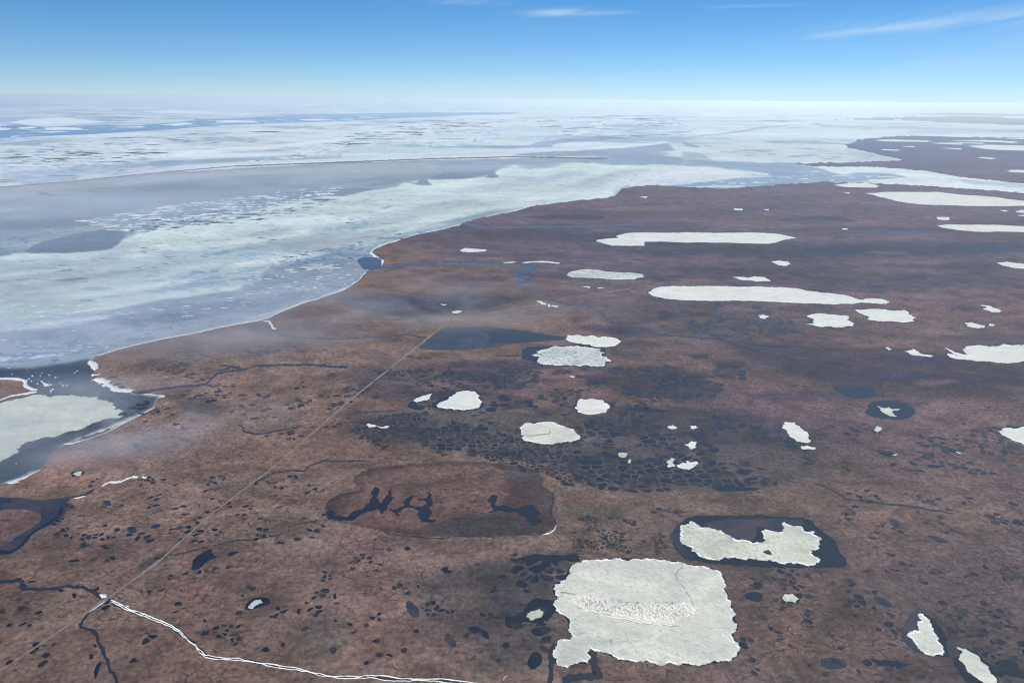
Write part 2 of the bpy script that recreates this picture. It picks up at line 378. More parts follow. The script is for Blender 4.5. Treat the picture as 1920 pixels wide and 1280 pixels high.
def paint(px, py, base, layers, jit=7.0):
    """surface colours, with haze, mist and vignette painted into some layers; edges frayed by noise"""
    col = base.copy()
    jx = (fbm(px / 26, py / 9, 5) - .5) * 2; jy = (fbm(px / 26 + 31, py / 9 + 77, 5) - .5) * 2
    for poly, c, soft, op in layers:
        poly = np.asarray(poly, float); x0, y0 = poly.min(0) - soft - jit * 2; x1, y1 = poly.max(0) + soft + jit * 2
        s = np.where((px > x0) & (px < x1) & (py > y0) & (py < y1))[0]
        if not len(s): continue
        k = min(1.0, soft / 12 + 0.25)
        d = sdist(px[s] + jx[s] * jit * k, (py[s] + jy[s] * jit * k * 0.4) * 2.5, poly * np.array([1, 2.5]))
        w_ = np.clip(.5 + d / soft, 0, 1) * op; w_ = w_ * w_ * (3 - 2 * w_) / max(op, 1e-3) * op if op == 1 else w_
        for i in range(len(c)): col[s, i] = col[s, i] * (1 - w_) + c[i] * w_
    return col
def ell(cx, cy_, rx, ry, n=14, a=0.0):
    t = np.linspace(0, 2 * math.pi, n, endpoint=False); x = np.cos(t) * rx; y = np.sin(t) * ry
    return np.stack([cx + x * math.cos(a) - y * math.sin(a), cy_ + x * math.sin(a) + y * math.cos(a)], 1)
#@LANDPAINT
BROWN, ROSE, TAN, GREYP, DARK, OLIVE, WET = (.170, .115, .087), (.178, .104, .086), (.20, .142, .102), (.112, .076, .072), (.056, .042, .046), (.104, .080, .064), (.030, .034, .050)
LP = [
 (C(P, '700,430 1100,385 1500,345 2600,330 2600,470 1500,480 900,480'), (.096, .076, .150), 90, .85),  # blue-purple of distance haze painted into the mid-far tundra
 (C(P, '1400,250 2700,200 2700,390 1400,360'), (.030, .045, .170), 40, .95),  # haze blue put into the ground colour of the far headland
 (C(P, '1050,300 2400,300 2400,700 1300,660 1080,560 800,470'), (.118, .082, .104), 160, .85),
 (C(P, '1300,600 2400,560 2400,1400 1350,1400 1250,1000'), (.118, .080, .076), 200, .85),
 (C(P, '1150,470 1500,455 1920,450 1920,478 1500,490 1250,485'), (.022, .028, .065), 26, .7),
 (C(P, '1330,436 1920,438 1920,420 1500,425'), (.02, .026, .06), 18, .5),
 (C(P, '1250,500 1800,500 1920,520 1920,540 1600,530 1300,520'), (.035, .034, .06), 26, .65),
 (C(P, '870,438 1200,436 1130,455 900,452'), (.025, .026, .05), 16, .75),
 (ell(1060, 408, 75, 5), (.018, .022, .05), 10, .9),
 (C(P, '700,425 1300,422 1300,431 1100,440 880,431'), (.06, .06, .08), 14, .5),
 (C(P, '630,560 700,548 850,552 1000,556 960,572 850,590 760,595 680,585'), (.024, .038, .085), 22, .6),
 (C(P, '720,430 1100,455 1050,500 980,545 700,520 720,495'), (.135, .093, .078), 60, .5),
 (C(P, '800,520 960,505 1000,530 900,540 800,545'), (.20, .125, .10), 30, .6),
 (C(P, '1100,560 1300,570 1450,620 1300,640 1130,600'), (.07, .06, .062), 50, .6),
 (C(P, '1350,640 1650,650 1920,690 1920,730 1700,720 1480,700 1370,670'), (.034, .028, .045), 36, .8),
 (C(P, '1440,670 1700,700 1920,740 1920,760 1600,740 1480,700'), (.030, .026, .042), 30, .7),
 (C(P, '1270,650 1340,650 1400,690 1480,720 1530,760 1560,820 1580,900 1500,880 1440,800 1330,740 1290,700'), (.175, .108, .092), 60, .75),
 (C(P, '1400,900 1550,890 1700,930 1900,950 1920,1000 1720,980 1640,1040 1600,1060 1560,960 1450,950'), (.17, .112, .086), 60, .7),
 (C(P, '1700,760 1920,740 1920,800 1800,860 1720,850'), (.15, .095, .085), 60, .6),
 (C(P, '1380,1070 1480,1070 1640,1100 1700,1200 1560,1280 1400,1280 1400,1180'), (.135, .092, .066), 60, .6),
 (C(P, '1480,1130 1920,1000 1920,1280 1700,1290'), (.088, .068, .064), 90, .5),  # darker, purpler lower right: window vignette painted into the ground colour
 (C(P, '0,660 300,670 640,640 700,660 640,760 350,880 0,950'), (.205, .142, .108), 90, .7),
 (C(P, '420,655 640,650 860,655 860,662 640,668'), (.20, .135, .10), 20, .7),
 (C(P, '0,955 70,955 90,980 60,1010 0,1030'), (.20, .115, .10), 26, .8),
 (C(P, '0,1120 250,1080 400,1150 200,1280 0,1280'), (.175, .128, .096), 100, .6),
 (C(P, '250,890 600,900 640,1000 620,1060 340,1020'), (.205, .145, .110), 80, .6),
 (C(P, '300,740 400,745 430,770 400,785 340,765'), (.065, .055, .055), 24, .8),
 (C(P, '270,885 360,905 420,930 520,935 480,915 350,890'), (.075, .062, .06), 24, .6),
 (C(P, '640,700 760,680 1000,680 1020,730 800,745 680,740'), (.085, .072, .070), 40, .7),
 (C(R4, '570,825 700,820 850,835 1000,900 900,920 700,880 580,860'), (.04, .045, .062), 16, .85),
 (C(P, '1080,690 1250,690 1330,700 1310,740 1180,745 1090,720'), (.028, .026, .040), 30, .8),
 (C(P, '1270,720 1350,735 1330,760 1240,750'), WET, 20, .7),
 (C(D5, '60,290 80,240 150,195 300,165 700,160 900,180 1170,225 1180,280 1080,310 800,345 400,330 120,315'), (.075, .062, .060), 16, .8),
 (C(P, '655,775 900,770 1180,760 1400,785 1550,800 1560,840 1540,900 1400,922 1150,925 1080,900 1000,870 860,850 700,835 640,815'), (.078, .066, .066), 40, .9),
 (C(P, '1090,765 1400,770 1440,790 1500,830 1300,830 1100,800'), (.055, .052, .062), 26, .6),
 (C(P, '1060,855 1240,845 1400,880 1480,890 1440,915 1150,918'), (.065, .058, .062), 20, .7),
 (C(P, '660,790 800,780 880,800 860,830 700,830'), (.055, .050, .056), 24, .7),
 (C(P, '700,855 900,850 1040,875 1050,890 1000,880 700,866'), (.19, .130, .092), 14, .6),
 (C(P, '1040,945 1160,945 1170,975 1080,980'), (.095, .080, .065), 20, .8),
 (C(P, '1080,930 1500,925 1560,905 1560,960 1240,965 1100,945'), (.165, .115, .086), 26, .7),
 (C(P, '1080,985 1260,990 1300,1050 1050,1045'), (.150, .105, .080), 30, .6),
 # the drained lake basin with its dark rim
 (C(D3, '50,420 60,380 150,325 320,290 270,230 270,190 330,150 450,120 700,90 950,70 1250,70 1500,95 1700,130 1755,200 1740,260 1830,320 1835,400 1800,460 1840,520 1830,580 1740,630 1500,655 1000,660 800,655 500,620 200,555 60,520'), (.066, .042, .040), 3, 1),
 (C(D3, '110,420 130,390 200,345 350,315 330,250 300,210 380,150 700,115 950,95 1250,95 1450,130 1500,260 1450,420 1350,500 900,560 700,600 400,580 200,530'), (.148, .092, .072), 14, .9),
 (C(D3, '400,410 600,400 860,440 1000,560 800,600 400,570 250,520'), (.132, .080, .064), 14, .7),
 (C(D3, '1000,500 1400,470 1650,560 1820,560 1700,625 1300,645 900,640'), (.060, .052, .056), 14, .75),
 (C(D3, '1430,200 1500,140 1700,150 1750,200 1700,240 1550,240'), (.058, .052, .055), 9, .8),
 (C(D3, '1650,290 1740,280 1830,330 1830,400 1760,430 1660,380'), (.060, .052, .055), 9, .8),
 (C(D3, '860,290 1150,320 1280,370 1000,400 870,380'), (.060, .048, .050), 14, .5),
 (C(D3, '200,560 500,622 800,660 1000,664 1500,659 1740,636 1740,642 1500,668 1000,674 780,668 480,634 200,575'), (.22, .16, .115), 3, .9),
 (C(D3, '700,82 950,62 1250,62 1500,85 1700,118 1700,110 1500,75 1250,52 950,52 700,72'), (.19, .125, .095), 3, .7),
 # lower middle wet ground
 (C(P, '770,1090 880,1060 1040,1040 1050,1120 1030,1260 900,1260 850,1170 780,1170'), (.078, .068, .058), 50, .8),
 (C(P, '880,1060 1000,1050 1040,1100 1030,1180 930,1150'), (.060, .056, .060), 24, .7),
 (C(P, '980,1040 1070,1038 1065,1070 990,1080'), (.055, .055, .065), 10, .8),
 (C(P, '560,1180 640,1130 660,1200 620,1240 550,1230'), (.080, .072, .058), 30, .7),
 (C(P, '1040,1250 1100,1230 1300,1250 1300,1280 1040,1290'), (.115, .080, .060), 20, .8),
 (C(P, '1370,1050 1450,1060 1480,1100 1440,1130 1380,1120'), (.075, .062, .058), 30, .7),
 (C(D2, '60,300 250,150 420,120 1400,130 1560,200 1700,320 1800,460 1900,600 1850,700 1600,700 1000,680 400,640 130,560 60,430'), (.110, .078, .066), 12, .7),
 (C(D8, '170,480 280,250 400,160 500,160 640,240 820,420 920,600 1080,640 1200,700 1300,760 1480,900 1900,850 1960,1200 1200,1250 1000,1050 900,850 600,840 430,780 230,640'), (.070, .066, .060), 30, .8),
 (C(P, '0,940 130,930 130,960 100,1000 40,1050 0,1050'), (.10, .08, .07), 18, .5),
 (C(S0, '660,735 670,705 760,670 830,660 820,690 760,720 700,745'), (.06, .056, .056), 9, .8),
 (C(D4, '1460,640 1700,620 1900,670 1900,730 1600,760 1440,760'), (.17, .105, .085), 16, .8),
 (C(R4, '650,705 900,675 1010,690 1010,740 850,735 690,725'), (.18, .115, .09), 10, .7),
]
BL = (.010, .026, .078)
for k, q, c, w_, o in [(R5, '940,38 1100,28 1300,35 1440,48 1400,57 1200,55 1050,50', (.06, .10, .17), 5, .8), (R5, '600,145 900,125 1400,130 1480,118 1920,108 2300,110 2300,160 1920,150 1500,172 1000,185 700,165', BL, 16, .75),
  (R2, '540,785 700,766 900,773 960,792 900,808 620,808', BL, 10, .85), (R5, '980,348 1150,345 1140,380 1000,380', (.045, .05, .09), 16, .7), (R5, '0,92 330,90 560,92 520,108 200,112', (.045, .05, .09), 12, .6),
  (R5, '1480,205 1700,195 1750,260 1600,300 1400,290', (.030, .030, .065), 24, .7), (R5, '1150,280 1200,275 1450,285 1300,310', (.020, .022, .05), 12, .8), (R5, '480,590 620,590 640,610 500,615', (.018, .02, .045), 14, .8), (R5, '380,680 560,685 620,705 480,712', (.014, .018, .045), 12, .9),
  (R5, '1180,860 1300,840 1600,860 1920,880 1920,910 1500,920 1200,895', (.020, .020, .050), 30, .8), (R5, '1500,460 1620,458 1640,480 1500,500', (.025, .025, .055), 20, .7), (R5, '-160,860 100,850 150,900 0,940 -150,930', (.014, .018, .042), 22, .85), (R5, '40,738 140,740 150,770 60,765', (.012, .018, .044), 10, .85), (R5, '180,780 310,785 320,815 200,825', (.012, .018, .044), 10, .85),
  (R4, '1640,100 1700,105 1900,112 2100,112 2040,122 1800,125', (.015, .022, .06), 6, .85), (R4, '1740,300 1900,290 1920,330 1760,330', (.022, .026, .06), 14, .75), (R4, '1780,505 1860,505 1840,540 1800,535', (.016, .02, .045), 10, .8), (R4, '1280,520 1400,530 1380,560 1300,570', (.02, .02, .045), 14, .75),
  (R4, '1480,600 1620,590 1700,640 1560,650', (.024, .022, .048), 20, .7), (R4, '160,480 400,500 560,490 600,520 300,520 150,510', (.022, .024, .05), 16, .7), (R2, '0,700 200,720 560,700 700,715 400,735 100,735', (.05, .055, .095), 16, .6), (R2, '540,690 1000,700 1300,720 1000,735 600,715', (.05, .05, .09), 14, .5)]:
    LP.append((C(k, q), c, w_, o))
LP += [(ell(1000 + 100 * i + 37 * (i % 3), 395 + 23 * ((i * 7) % 9), 120 + 30 * (i % 4), 5 + (i % 3) * 2), [(.06, .058, .078), (.15, .105, .088), (.05, .052, .075)][i % 3], 30, .45) for i in range(9)]
_q = np.random.RandomState(5)
for i in range(90):
    y_ = 372 + 390 * _q.rand() ** 1.3; x_ = 760 + 1200 * _q.rand(); sz = (y_ - 300) / 300
    LP.append((ell(x_, y_, _q.uniform(30, 150), _q.uniform(1.8, 7) * (.5 + sz), 12, _q.uniform(-.03, .03)), [(.026, .028, .080), (.050, .040, .080), (.175, .118, .100), (.034, .032, .066), (.165, .102, .104)][i % 5], _q.uniform(6, 22), _q.uniform(.3, .65)))
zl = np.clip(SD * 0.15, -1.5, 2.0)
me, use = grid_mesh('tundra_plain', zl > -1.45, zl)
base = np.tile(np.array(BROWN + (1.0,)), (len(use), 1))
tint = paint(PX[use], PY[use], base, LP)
shore = np.clip(1 - (SD[use]) / (0.006 * GR[use]), 0, 1)[:, None] * np.array([0.35])[None]
tint[:, :3] = tint[:, :3] * (1 - shore * .6) * np.array([1.03, .985, 1.03])
a = me.color_attributes.new('tint', 'FLOAT_COLOR', 'POINT'); a.data.foreach_set('color', tint.astype(np.float32).ravel())
link('tundra_plain', me, M_TUNDRA, kind='structure')
#@SEAPAINT
PACK, LAGOON, TURQ, GBLUE, PALE = (.97, .97, .92, .42), (.27, .335, .385, .22), (.70, .79, .72, .15), (.26, .32, .42, .45), (.74, .78, .76, .15)
_m = np.random.RandomState(21); MOTTLE = []; MOTTLE2 = []
for i in range(70):
    x_ = -60 + 1300 * _m.rand(); y0_ = 352 - x_ * .05; y_ = y0_ + _m.rand() * max(20, 130 - x_ * .1)
    MOTTLE.append(((x_, y_, _m.uniform(15, 120), _m.uniform(1.5, 8), 12, -.08), [(.40, .46, .50, .35), (.20, .25, .32, .2), (.50, .54, .55, .45), (.30, .36, .42, .3)][i % 4], _m.uniform(6, 26), _m.uniform(.3, .8)))
for i in range(90):
    x_ = -60 + 1250 * _m.rand(); yc = 560 - x_ * .19; y_ = yc + _m.uniform(-70, 75) * (1 - x_ / 1800)
    MOTTLE2.append(((x_, y_, _m.uniform(20, 130), _m.uniform(2, 10), 12, -.14), [(.82, .86, .82, .1), (.48, .56, .60, .4), (.72, .82, .76, .2), (.52, .54, .58, .5), (.40, .47, .54, .55)][i % 5], _m.uniform(10, 36), _m.uniform(.25, .65)))
SP = [
 (C(P, '-300,170 1300,182 1250,196 900,200 500,206 0,232 -300,240'), (.90, .92, .92, .62), 24, .9),
 (C(P, '-300,186 500,186 450,192 0,200 -300,205'), (.70, .78, .84, .60), 8, .4),
 (C(R0, '-900,360 0,330 500,308 1000,278 1500,248 1920,234 3000,190 3000,260 1920,340 1200,400 0,490 -900,560'), (.95, .95, .90, .42), 4, .9),
 (C(R0, '-900,520 0,480 600,432 1200,388 1500,370 1920,328 2500,280 2500,300 1920,345 1500,388 1200,412 600,458 0,502 -900,560'), (.97, .97, .94, .05), 3, 1),
 (C(R0, '0,400 200,385 450,395 600,410 300,415 0,415'), (.45, .55, .66, .3), 4, .8),
 (C(R0, '640,330 1000,345 1200,370 900,362 700,350'), (.62, .70, .74, .3), 5, .6),
 (C(R0, '0,560 600,500 1200,470 1920,440 1920,415 1200,440 600,480 0,520'), (.80, .80, .80, .62), 6, .8),
 (C(R1, '0,340 600,280 1200,240 1920,210 1920,330 1200,340 700,400 0,440'), (.84, .92, .88, .50), 8, .8),
 (C(R1, '0,445 600,400 960,395 1200,370 1500,360 1920,330 1920,345 1300,395 1000,415 960,432 0,460'), (.75, .78, .80, .30), 3, .9),
 # the lagoon behind the barrier line
 (C(P, '-400,400 0,352 300,324 640,305 960,296 1130,296 1180,310 1280,315 1500,300 1500,352 1160,380 700,520 180,700 -400,820'), LAGOON, 3, 1),
 *[(ell(*q), c, sf, o) for q, c, sf, o in MOTTLE],
 (C(P, '-300,390 0,356 300,327 640,307 900,302 800,320 500,328 200,350 0,375 -300,400'), (.50, .51, .52, .25), 18, .8),  # paler upper lagoon: mist put into the surface colour
 (C(P, '640,318 960,302 1080,306 1000,315 760,325 600,345 500,350'), (.44, .47, .53, .25), 10, .6),
 (C(R0, '0,800 300,720 800,640 1300,600 1500,640 1000,720 700,830 450,800 0,880'), (.24, .29, .38, .15), 24, .7),
 (C(R0, '450,790 650,760 850,720 1180,690 1400,655 1700,620 1920,600 1920,660 1650,700 1300,770 1000,830 700,860 600,820'), (.50, .56, .60, .62), 6, .9),
 # turquoise and pale fast ice
 (C(P, '240,447 267,433 333,423 400,415 500,390 566,376 640,366 700,356 746,350 757,343 806,337 893,333 917,327 965,308 990,316 1033,313 1060,307 1107,305 1147,310 1280,312 1400,320 1450,326 1400,331 1280,337 1207,340 1173,347 1153,357 1150,368 1107,373 1040,380 990,387 940,390 873,407 807,420 773,433 740,443 700,470 640,480 560,500 430,545 300,562 150,592 0,606 -300,640 -300,480 0,480 60,473 130,476 200,462'), TURQ, 14, 1),
 (C(P, '-300,480 0,482 120,478 260,470 420,460 300,520 0,560 -300,590'), (.42, .48, .55, .12), 40, .8),
 (C(P, '300,420 600,380 900,340 1100,320 1280,320 1100,350 900,380 700,420 400,450'), (.68, .75, .72, .14), 30, .8),
 (C(P, '1000,345 1140,335 1300,322 1420,326 1300,336 1180,350 1100,368 900,395'), (.72, .74, .72, .3), 14, .7),
 (C(P, '350,500 640,440 740,430 700,470 600,500 400,545 260,560'), (.46, .54, .58, .50), 34, .7),
 (C(P, '200,505 400,470 600,440 640,425 700,425 560,470 380,500 240,520'), (.44, .55, .58, .35), 24, .6),
 (C(P, '520,480 640,465 690,455 860,415 985,390 1150,372 1150,378 990,394 860,430 760,450 700,470 690,490 600,520 480,530'), (.36, .42, .50, .62), 12, .85),
 (C(P, '500,505 600,485 660,485 640,500 520,515'), (.22, .28, .36, .50), 10, .8),
 (C(P, '560,500 590,492 625,496 622,503 590,505 570,508'), (.74, .74, .74, .5), 4, .9),
 (C(P, '420,560 640,505 690,500 686,510 640,545 500,598 300,632 0,690 -300,720 -300,640 0,600'), (.36, .41, .50, .42), 14, .9),
 (C(P, '-300,620 0,618 150,600 300,580 430,565 570,545 620,545 540,568 430,592 300,605 150,628 0,640 -300,655'), (.235, .29, .38, .45), 22, .85),
 (C(P, '0,565 150,560 300,545 280,560 100,590 0,600'), (.52, .62, .62, .5), 10, .8),
 (C(P, '360,625 440,605 540,575 580,558 560,572 480,598 380,624'), (.58, .60, .62, .35), 6, .8),
 (C(P, '0,672 120,662 120,666 0,678'), (.62, .64, .68, .3), 5, .8),
 *[(ell(*q), c, sf, o) for q, c, sf, o in MOTTLE2],
 # dark ponds and leads in the fast ice
 (C(R3, '-60,175 10,150 60,150 60,175 0,185'), (.2, .25, .33, .2), 8, .8),
 (C(R3, '130,155 200,112 350,72 500,40 620,28 700,30 715,60 680,100 620,140 500,155 350,165 180,167'), (.17, .21, .28, .2), 4, .95),
 (C(R1, '490,550 560,530 640,520 740,540 760,548 680,558 520,563'), (.20, .25, .34, .1), 2, 1),
 (C(R1, '815,547 830,510 865,510 870,530 888,542 850,551'), (.20, .25, .34, .1), 2, 1),
 (C(R1, '355,570 430,580 440,560 480,558 500,580 515,595 430,592'), (.22, .26, .34, .1), 2, 1),
 (C(R1, '-110,655 -90,625 -20,612 130,606 185,616 60,645 -40,655'), (.22, .27, .35, .1), 2, 1),
 (C(R1, '90,598 200,575 330,565 280,585 180,597'), (.24, .28, .36, .2), 2, 1),
 (C(R0, '1140,755 1200,720 1300,712 1280,740 1200,778 1150,775'), (.22, .27, .34, .1), 2, 1),
 (C(R0, '1000,800 1060,770 1180,800 1000,822'), (.22, .25, .33, .4), 3, .8),
 (C(R1, '960,428 1010,415 1300,395 1500,385 1700,372 1920,350 1920,395 1700,410 1850,430 1920,440 1920,482 1520,478 1500,455 1550,444 1300,435'), (.26, .33, .44, .22), 3, .95),
 (C(R1, '1330,462 1380,455 1415,465 1390,470'), (.22, .3, .35, .1), 1.5, 1),
 (C(R1, '500,470 700,455 1000,455 1250,460 1100,475 800,480 560,478'), (.25, .31, .42, .15), 4, .8),
 (C(R1, '780,385 860,372 1060,366 1120,345 1300,325 1500,317 1620,324 1450,340 1280,352 1190,365 1180,378 900,389'), (.28, .36, .52, .2), 2, .9),
 (C(R1, '1250,390 1600,365 1920,335 1920,345 1600,380 1300,400'), (.82, .84, .82, .1), 2, .9),
 # the bay on the right
 (C(P, '1280,300 1493,303 1500,308 1560,315 1640,318 1760,345 1600,341 1500,345 1400,350 1280,352 1200,348 1165,352 1200,340 1280,330 1450,326 1400,316 1280,312'), (.27, .36, .47, .22), 3, .95),
 (C(R2, '-200,470 0,482 200,490 380,528 520,540 300,555 100,575 0,590 -300,600 -300,560 -100,500'), (.74, .76, .76, .25), 6, .9),
 (C(R2, '20,600 250,592 450,598 640,583 500,600 250,608 60,606'), (.78, .80, .80, .2), 3, .9),
 (C(R2, '720,487 1000,490 1350,508 1500,538 1700,558 1920,578 3000,640 3000,720 1920,630 1700,612 1300,588 1000,568 1200,552 1290,545 1280,530 1060,522 980,522 900,532 840,520 800,503'), (.78, .80, .74, .22), 3, .95),
 (C(R2, '1550,560 1920,585 2600,620 2600,640 1900,605 1600,585'), (.45, .50, .56, .3), 6, .7),
 (C(R2, '-100,330 300,290 450,262 700,248 900,215 1920,240 3000,280 3000,330 1920,305 1200,312 1000,335 830,350 900,365 930,385 1100,420 1240,452 1180,462 700,465 480,465 180,458 0,430 -60,380'), (.72, .77, .75, .26), 3, .95),
 (C(R2, '940,385 1100,420 1240,452 1180,462 900,462 1000,440 900,400'), (.50, .56, .60, .1), 6, .7),
 (C(R2, '300,390 520,392 500,402 350,400'), (.45, .5, .55, .2), 4, .8),
 (C(R2, '-10,345 60,365 110,380 60,382 0,362'), (.25, .32, .42, .1), 2, .9),
 (C(R2, '0,400 120,415 180,455 80,460 0,470'), (.34, .43, .52, .2), 5, .8),
 (C(R2, '0,325 150,308 320,285 450,262 660,250 620,256 460,272 320,295 120,316'), (.28, .34, .46, .1), 1.5, .9),
 (C(R2, '720,240 800,250 880,262 800,262 730,250'), (.26, .33, .44, .1), 1.5, .9),
 (C(R2, '1280,300 2600,300 2600,270 1280,278'), (.48, .54, .60, .3), 5, .7),
 (C(R0, '0,603 400,570 900,520 1300,485 1920,462 3360,431 3360,428 1920,456 1300,478 900,512 400,562 0,595'), (.82, .84, .86, .1), 2, .8),
 (C(P, '-300,690 60,690 170,672 176,690 200,720 250,735 300,742 290,765 120,835 80,880 0,910 -300,935'), (.020, .042, .085, .0), 14, .95),
]
me, use = grid_mesh('sea_ice_plain', zl < 0.5, np.zeros_like(zl))
base = np.tile(np.array(PACK), (len(use), 1))
tint = paint(PX[use], PY[use], base, SP, 6.0); tint[:, :3] = np.minimum(tint[:, :3] * np.array([1.04, 1.045, 1.01]), .98)
a = me.color_attributes.new('tint', 'FLOAT_COLOR', 'POINT'); a.data.foreach_set('color', tint.astype(np.float32).ravel())
link('sea', me, M_SEA, kind='structure')

# ------------------------------------------------------------------ builders for sheets and strips
ZL = 2.0      # level of the tundra
def sheet(name, pts, mat, z=ZL + 0.12, rough=0.14, sm=0):
    w_ = px2w(pts, z)
    w_ = smooth(w_, sm) if sm else w_
    vv, ff = cap(frac(w_, rough), z)
    return link(name, mesh(name, vv, ff), mat, kind='structure')
def slant(p): return math.hypot(p[0], p[1], CAM_H)
def ice(label, pts, mat=None, z=ZL, thick=0.55, rough=0.22, cat='ice sheet', name='ice_sheet', group='ice sheets on the thaw lakes', dens=1.0, inner=True, sm=0):
    w_ = px2w(pts, z + thick)
    if sm: w_ = smooth(w_, sm)
    o = frac(w_, rough); a_ = np.array(o); x0, y0 = a_.min(0); x1, y1 = a_.max(0)
    r = slant(((x0 + x1) / 2, (y0 + y1) / 2)); dx = max(r / FPX * 7, (x1 - x0) / 40) / dens; dy = max(r / FPX * 12 * r / CAM_H * .5, (y1 - y0) / 30) / dens
    pin = None
    if inner and (x1 - x0) > 3 * dx and (y1 - y0) > 3 * dy:
        gx, gy = np.meshgrid(np.arange(x0, x1, dx), np.arange(y0, y1, dy)); gx = gx.ravel(); gy = gy.ravel()
        gx = gx + (rs.rand(gx.size) - .5) * dx * .7; gy = gy + (rs.rand(gx.size) - .5) * dy * .7
        k = sdist(gx, gy, a_[::max(1, len(a_) // 200)]) > min(dx, dy) * .4; pin = np.stack([gx[k], gy[k]], 1)
    zf = lambda x, y: z + thick + (0.75 * float(fbm(np.array(x / 9.), np.array(y / 9.), 3)) - .2) * min(1.6, thick * 1.4)
    vv, ff = cap(o, z + thick, pin, zf); vv, ff = skirt(vv, ff, thick + 0.05)
    me_ = mesh(name, vv, ff)
    ob = link(name, me_, mat or M_ICE, None, label, cat, group)
    if cat == 'ice sheet' and z == ZL:
        b = np.array(smooth(w_, 1)); ar = np.dot(b[:, 0], np.roll(b[:, 1], -1)) - np.dot(b[:, 1], np.roll(b[:, 0], -1))
        t = np.roll(b, -1, 0) - np.roll(b, 1, 0); t /= np.linalg.norm(t, axis=1)[:, None] + 1e-9
        nrm = np.stack([t[:, 1], -t[:, 0]], 1) * (1 if ar > 0 else -1)
        k = r / FPX * (2.6 if r < 2600 else 1.3)
        mo_ = b + nrm * k * np.array([1.0, r / CAM_H * .55]) * (.5 + rs.rand(len(b)))[:, None]
        v3, f3 = cap(frac(mo_, .15), ZL + .09)
        link('moat', mesh('moat', v3, f3), M_WATER, kind='structure')
        if r < 3600 and (x1 - x0) > r / FPX * 40:
            q = a_[::2]; q = np.concatenate([q, q[:1]]); nn = len(q); v4, f4 = [], []; on0 = False
            t = np.roll(q, -1, 0) - np.roll(q, 1, 0); t /= np.linalg.norm(t, axis=1)[:, None] + 1e-9; sg = -1 if ar > 0 else 1
            for i in range(nn):
                hw = r / FPX * rng.uniform(.6, 3.0); n2 = np.array([t[i, 1], -t[i, 0]]) * sg; b4 = len(v4)
                p0, p1, p2 = q[i] + n2 * hw * .1, q[i] + n2 * hw, q[i] + n2 * hw * 2
                v4 += [(p0[0], p0[1], z + thick + .05), (p1[0], p1[1], z + thick + rng.uniform(.5, 1.3)), (p2[0], p2[1], z + thick + .05)]
                on = rng.random() > .22
                if i and on and on0: f4 += [(b4 - 3, b4 - 2, b4 + 1, b4), (b4 - 2, b4 - 1, b4 + 2, b4 + 1)]
                on0 = on
            v4, f4 = drop_loose(*flip_up(v4, f4)); link('snowy_rim', mesh('snowy_rim', v4, f4), M_SNOW, ob, kind='stuff')
    return ob
def strip_geo(pts, wpx, z, rough=0.10, wvar=0.3, berm=0.0, gaps=0.0, taper=True):
    """band that follows a line; wpx = width in photo pixels at each place"""
    w_ = np.array(frac(px2w(pts, z), rough, closed=False, floor_px=2.0))
    n = len(w_); vv = []; ff = []
    t = np.gradient(w_, axis=0); t /= np.linalg.norm(t, axis=1)[:, None] + 1e-9
    ph = rng.uniform(0, 99); prev = False
    for i in range(n):
        r = slant(w_[i]); nx, ny = -t[i, 1], t[i, 0]
        s = r / CAM_H; # band seen flat on: widths along view direction look shorter
        hw = r / FPX * wpx / 2 * math.sqrt(nx * nx + (ny * s * 0.8) ** 2) if True else 0
        q = float(vnoise(np.array(i * 0.37 + ph), np.array(ph)))
        hw *= 1 - wvar + 2 * wvar * q
        if taper: hw *= min(1, (i + .4) / 2.5, (n - i - .6) / 2.5)
        on = float(vnoise(np.array(i * 0.19 + ph), np.array(ph + 7))) > gaps
        b = len(vv); j1, j2 = rng.uniform(.75, 1.25), rng.uniform(.75, 1.25)
        vv += [(w_[i, 0] + nx * hw * j1, w_[i, 1] + ny * hw * j1, z), (w_[i, 0], w_[i, 1], z + berm), (w_[i, 0] - nx * hw * j2, w_[i, 1] - ny * hw * j2, z)]
        if prev and on and b: ff += [(b - 3, b - 2, b + 1, b), (b - 2, b - 1, b + 2, b + 1)]
        prev = on
    ff = [f[::-1] for f in ff]
    return vv, ff
def flip_up(vv, ff):
    o = []
    for f in ff:
        a, b, c = [np.array(vv[i][:2]) for i in f[:3]]
        o.append(f if (b - a)[0] * (c - a)[1] - (b - a)[1] * (c - a)[0] > 0 else f[::-1])
    return vv, o
def drop_loose(vv, ff):
    u = sorted({i for f in ff for i in f}); m_ = {q: i for i, q in enumerate(u)}
    return [vv[i] for i in u], [tuple(m_[i] for i in f) for f in ff]
def strip(name, pts, wpx, mat, z=ZL + 0.16, **k):
    vv, ff = drop_loose(*flip_up(*strip_geo(pts, wpx, z, **k)))
    return link(name, mesh(name, vv, ff), mat, kind='structure')
def snow(label, pts, wpx, z=ZL + 0.2, cat='snow bank', berm=0.8, name='snow_bank', **k):
    vv, ff = drop_loose(*flip_up(*strip_geo(pts, wpx, z, berm=berm, **k)))
    return link(name, mesh(name, vv, ff), M_SNOW, None, label, cat, 'snow banks along shores and streams')

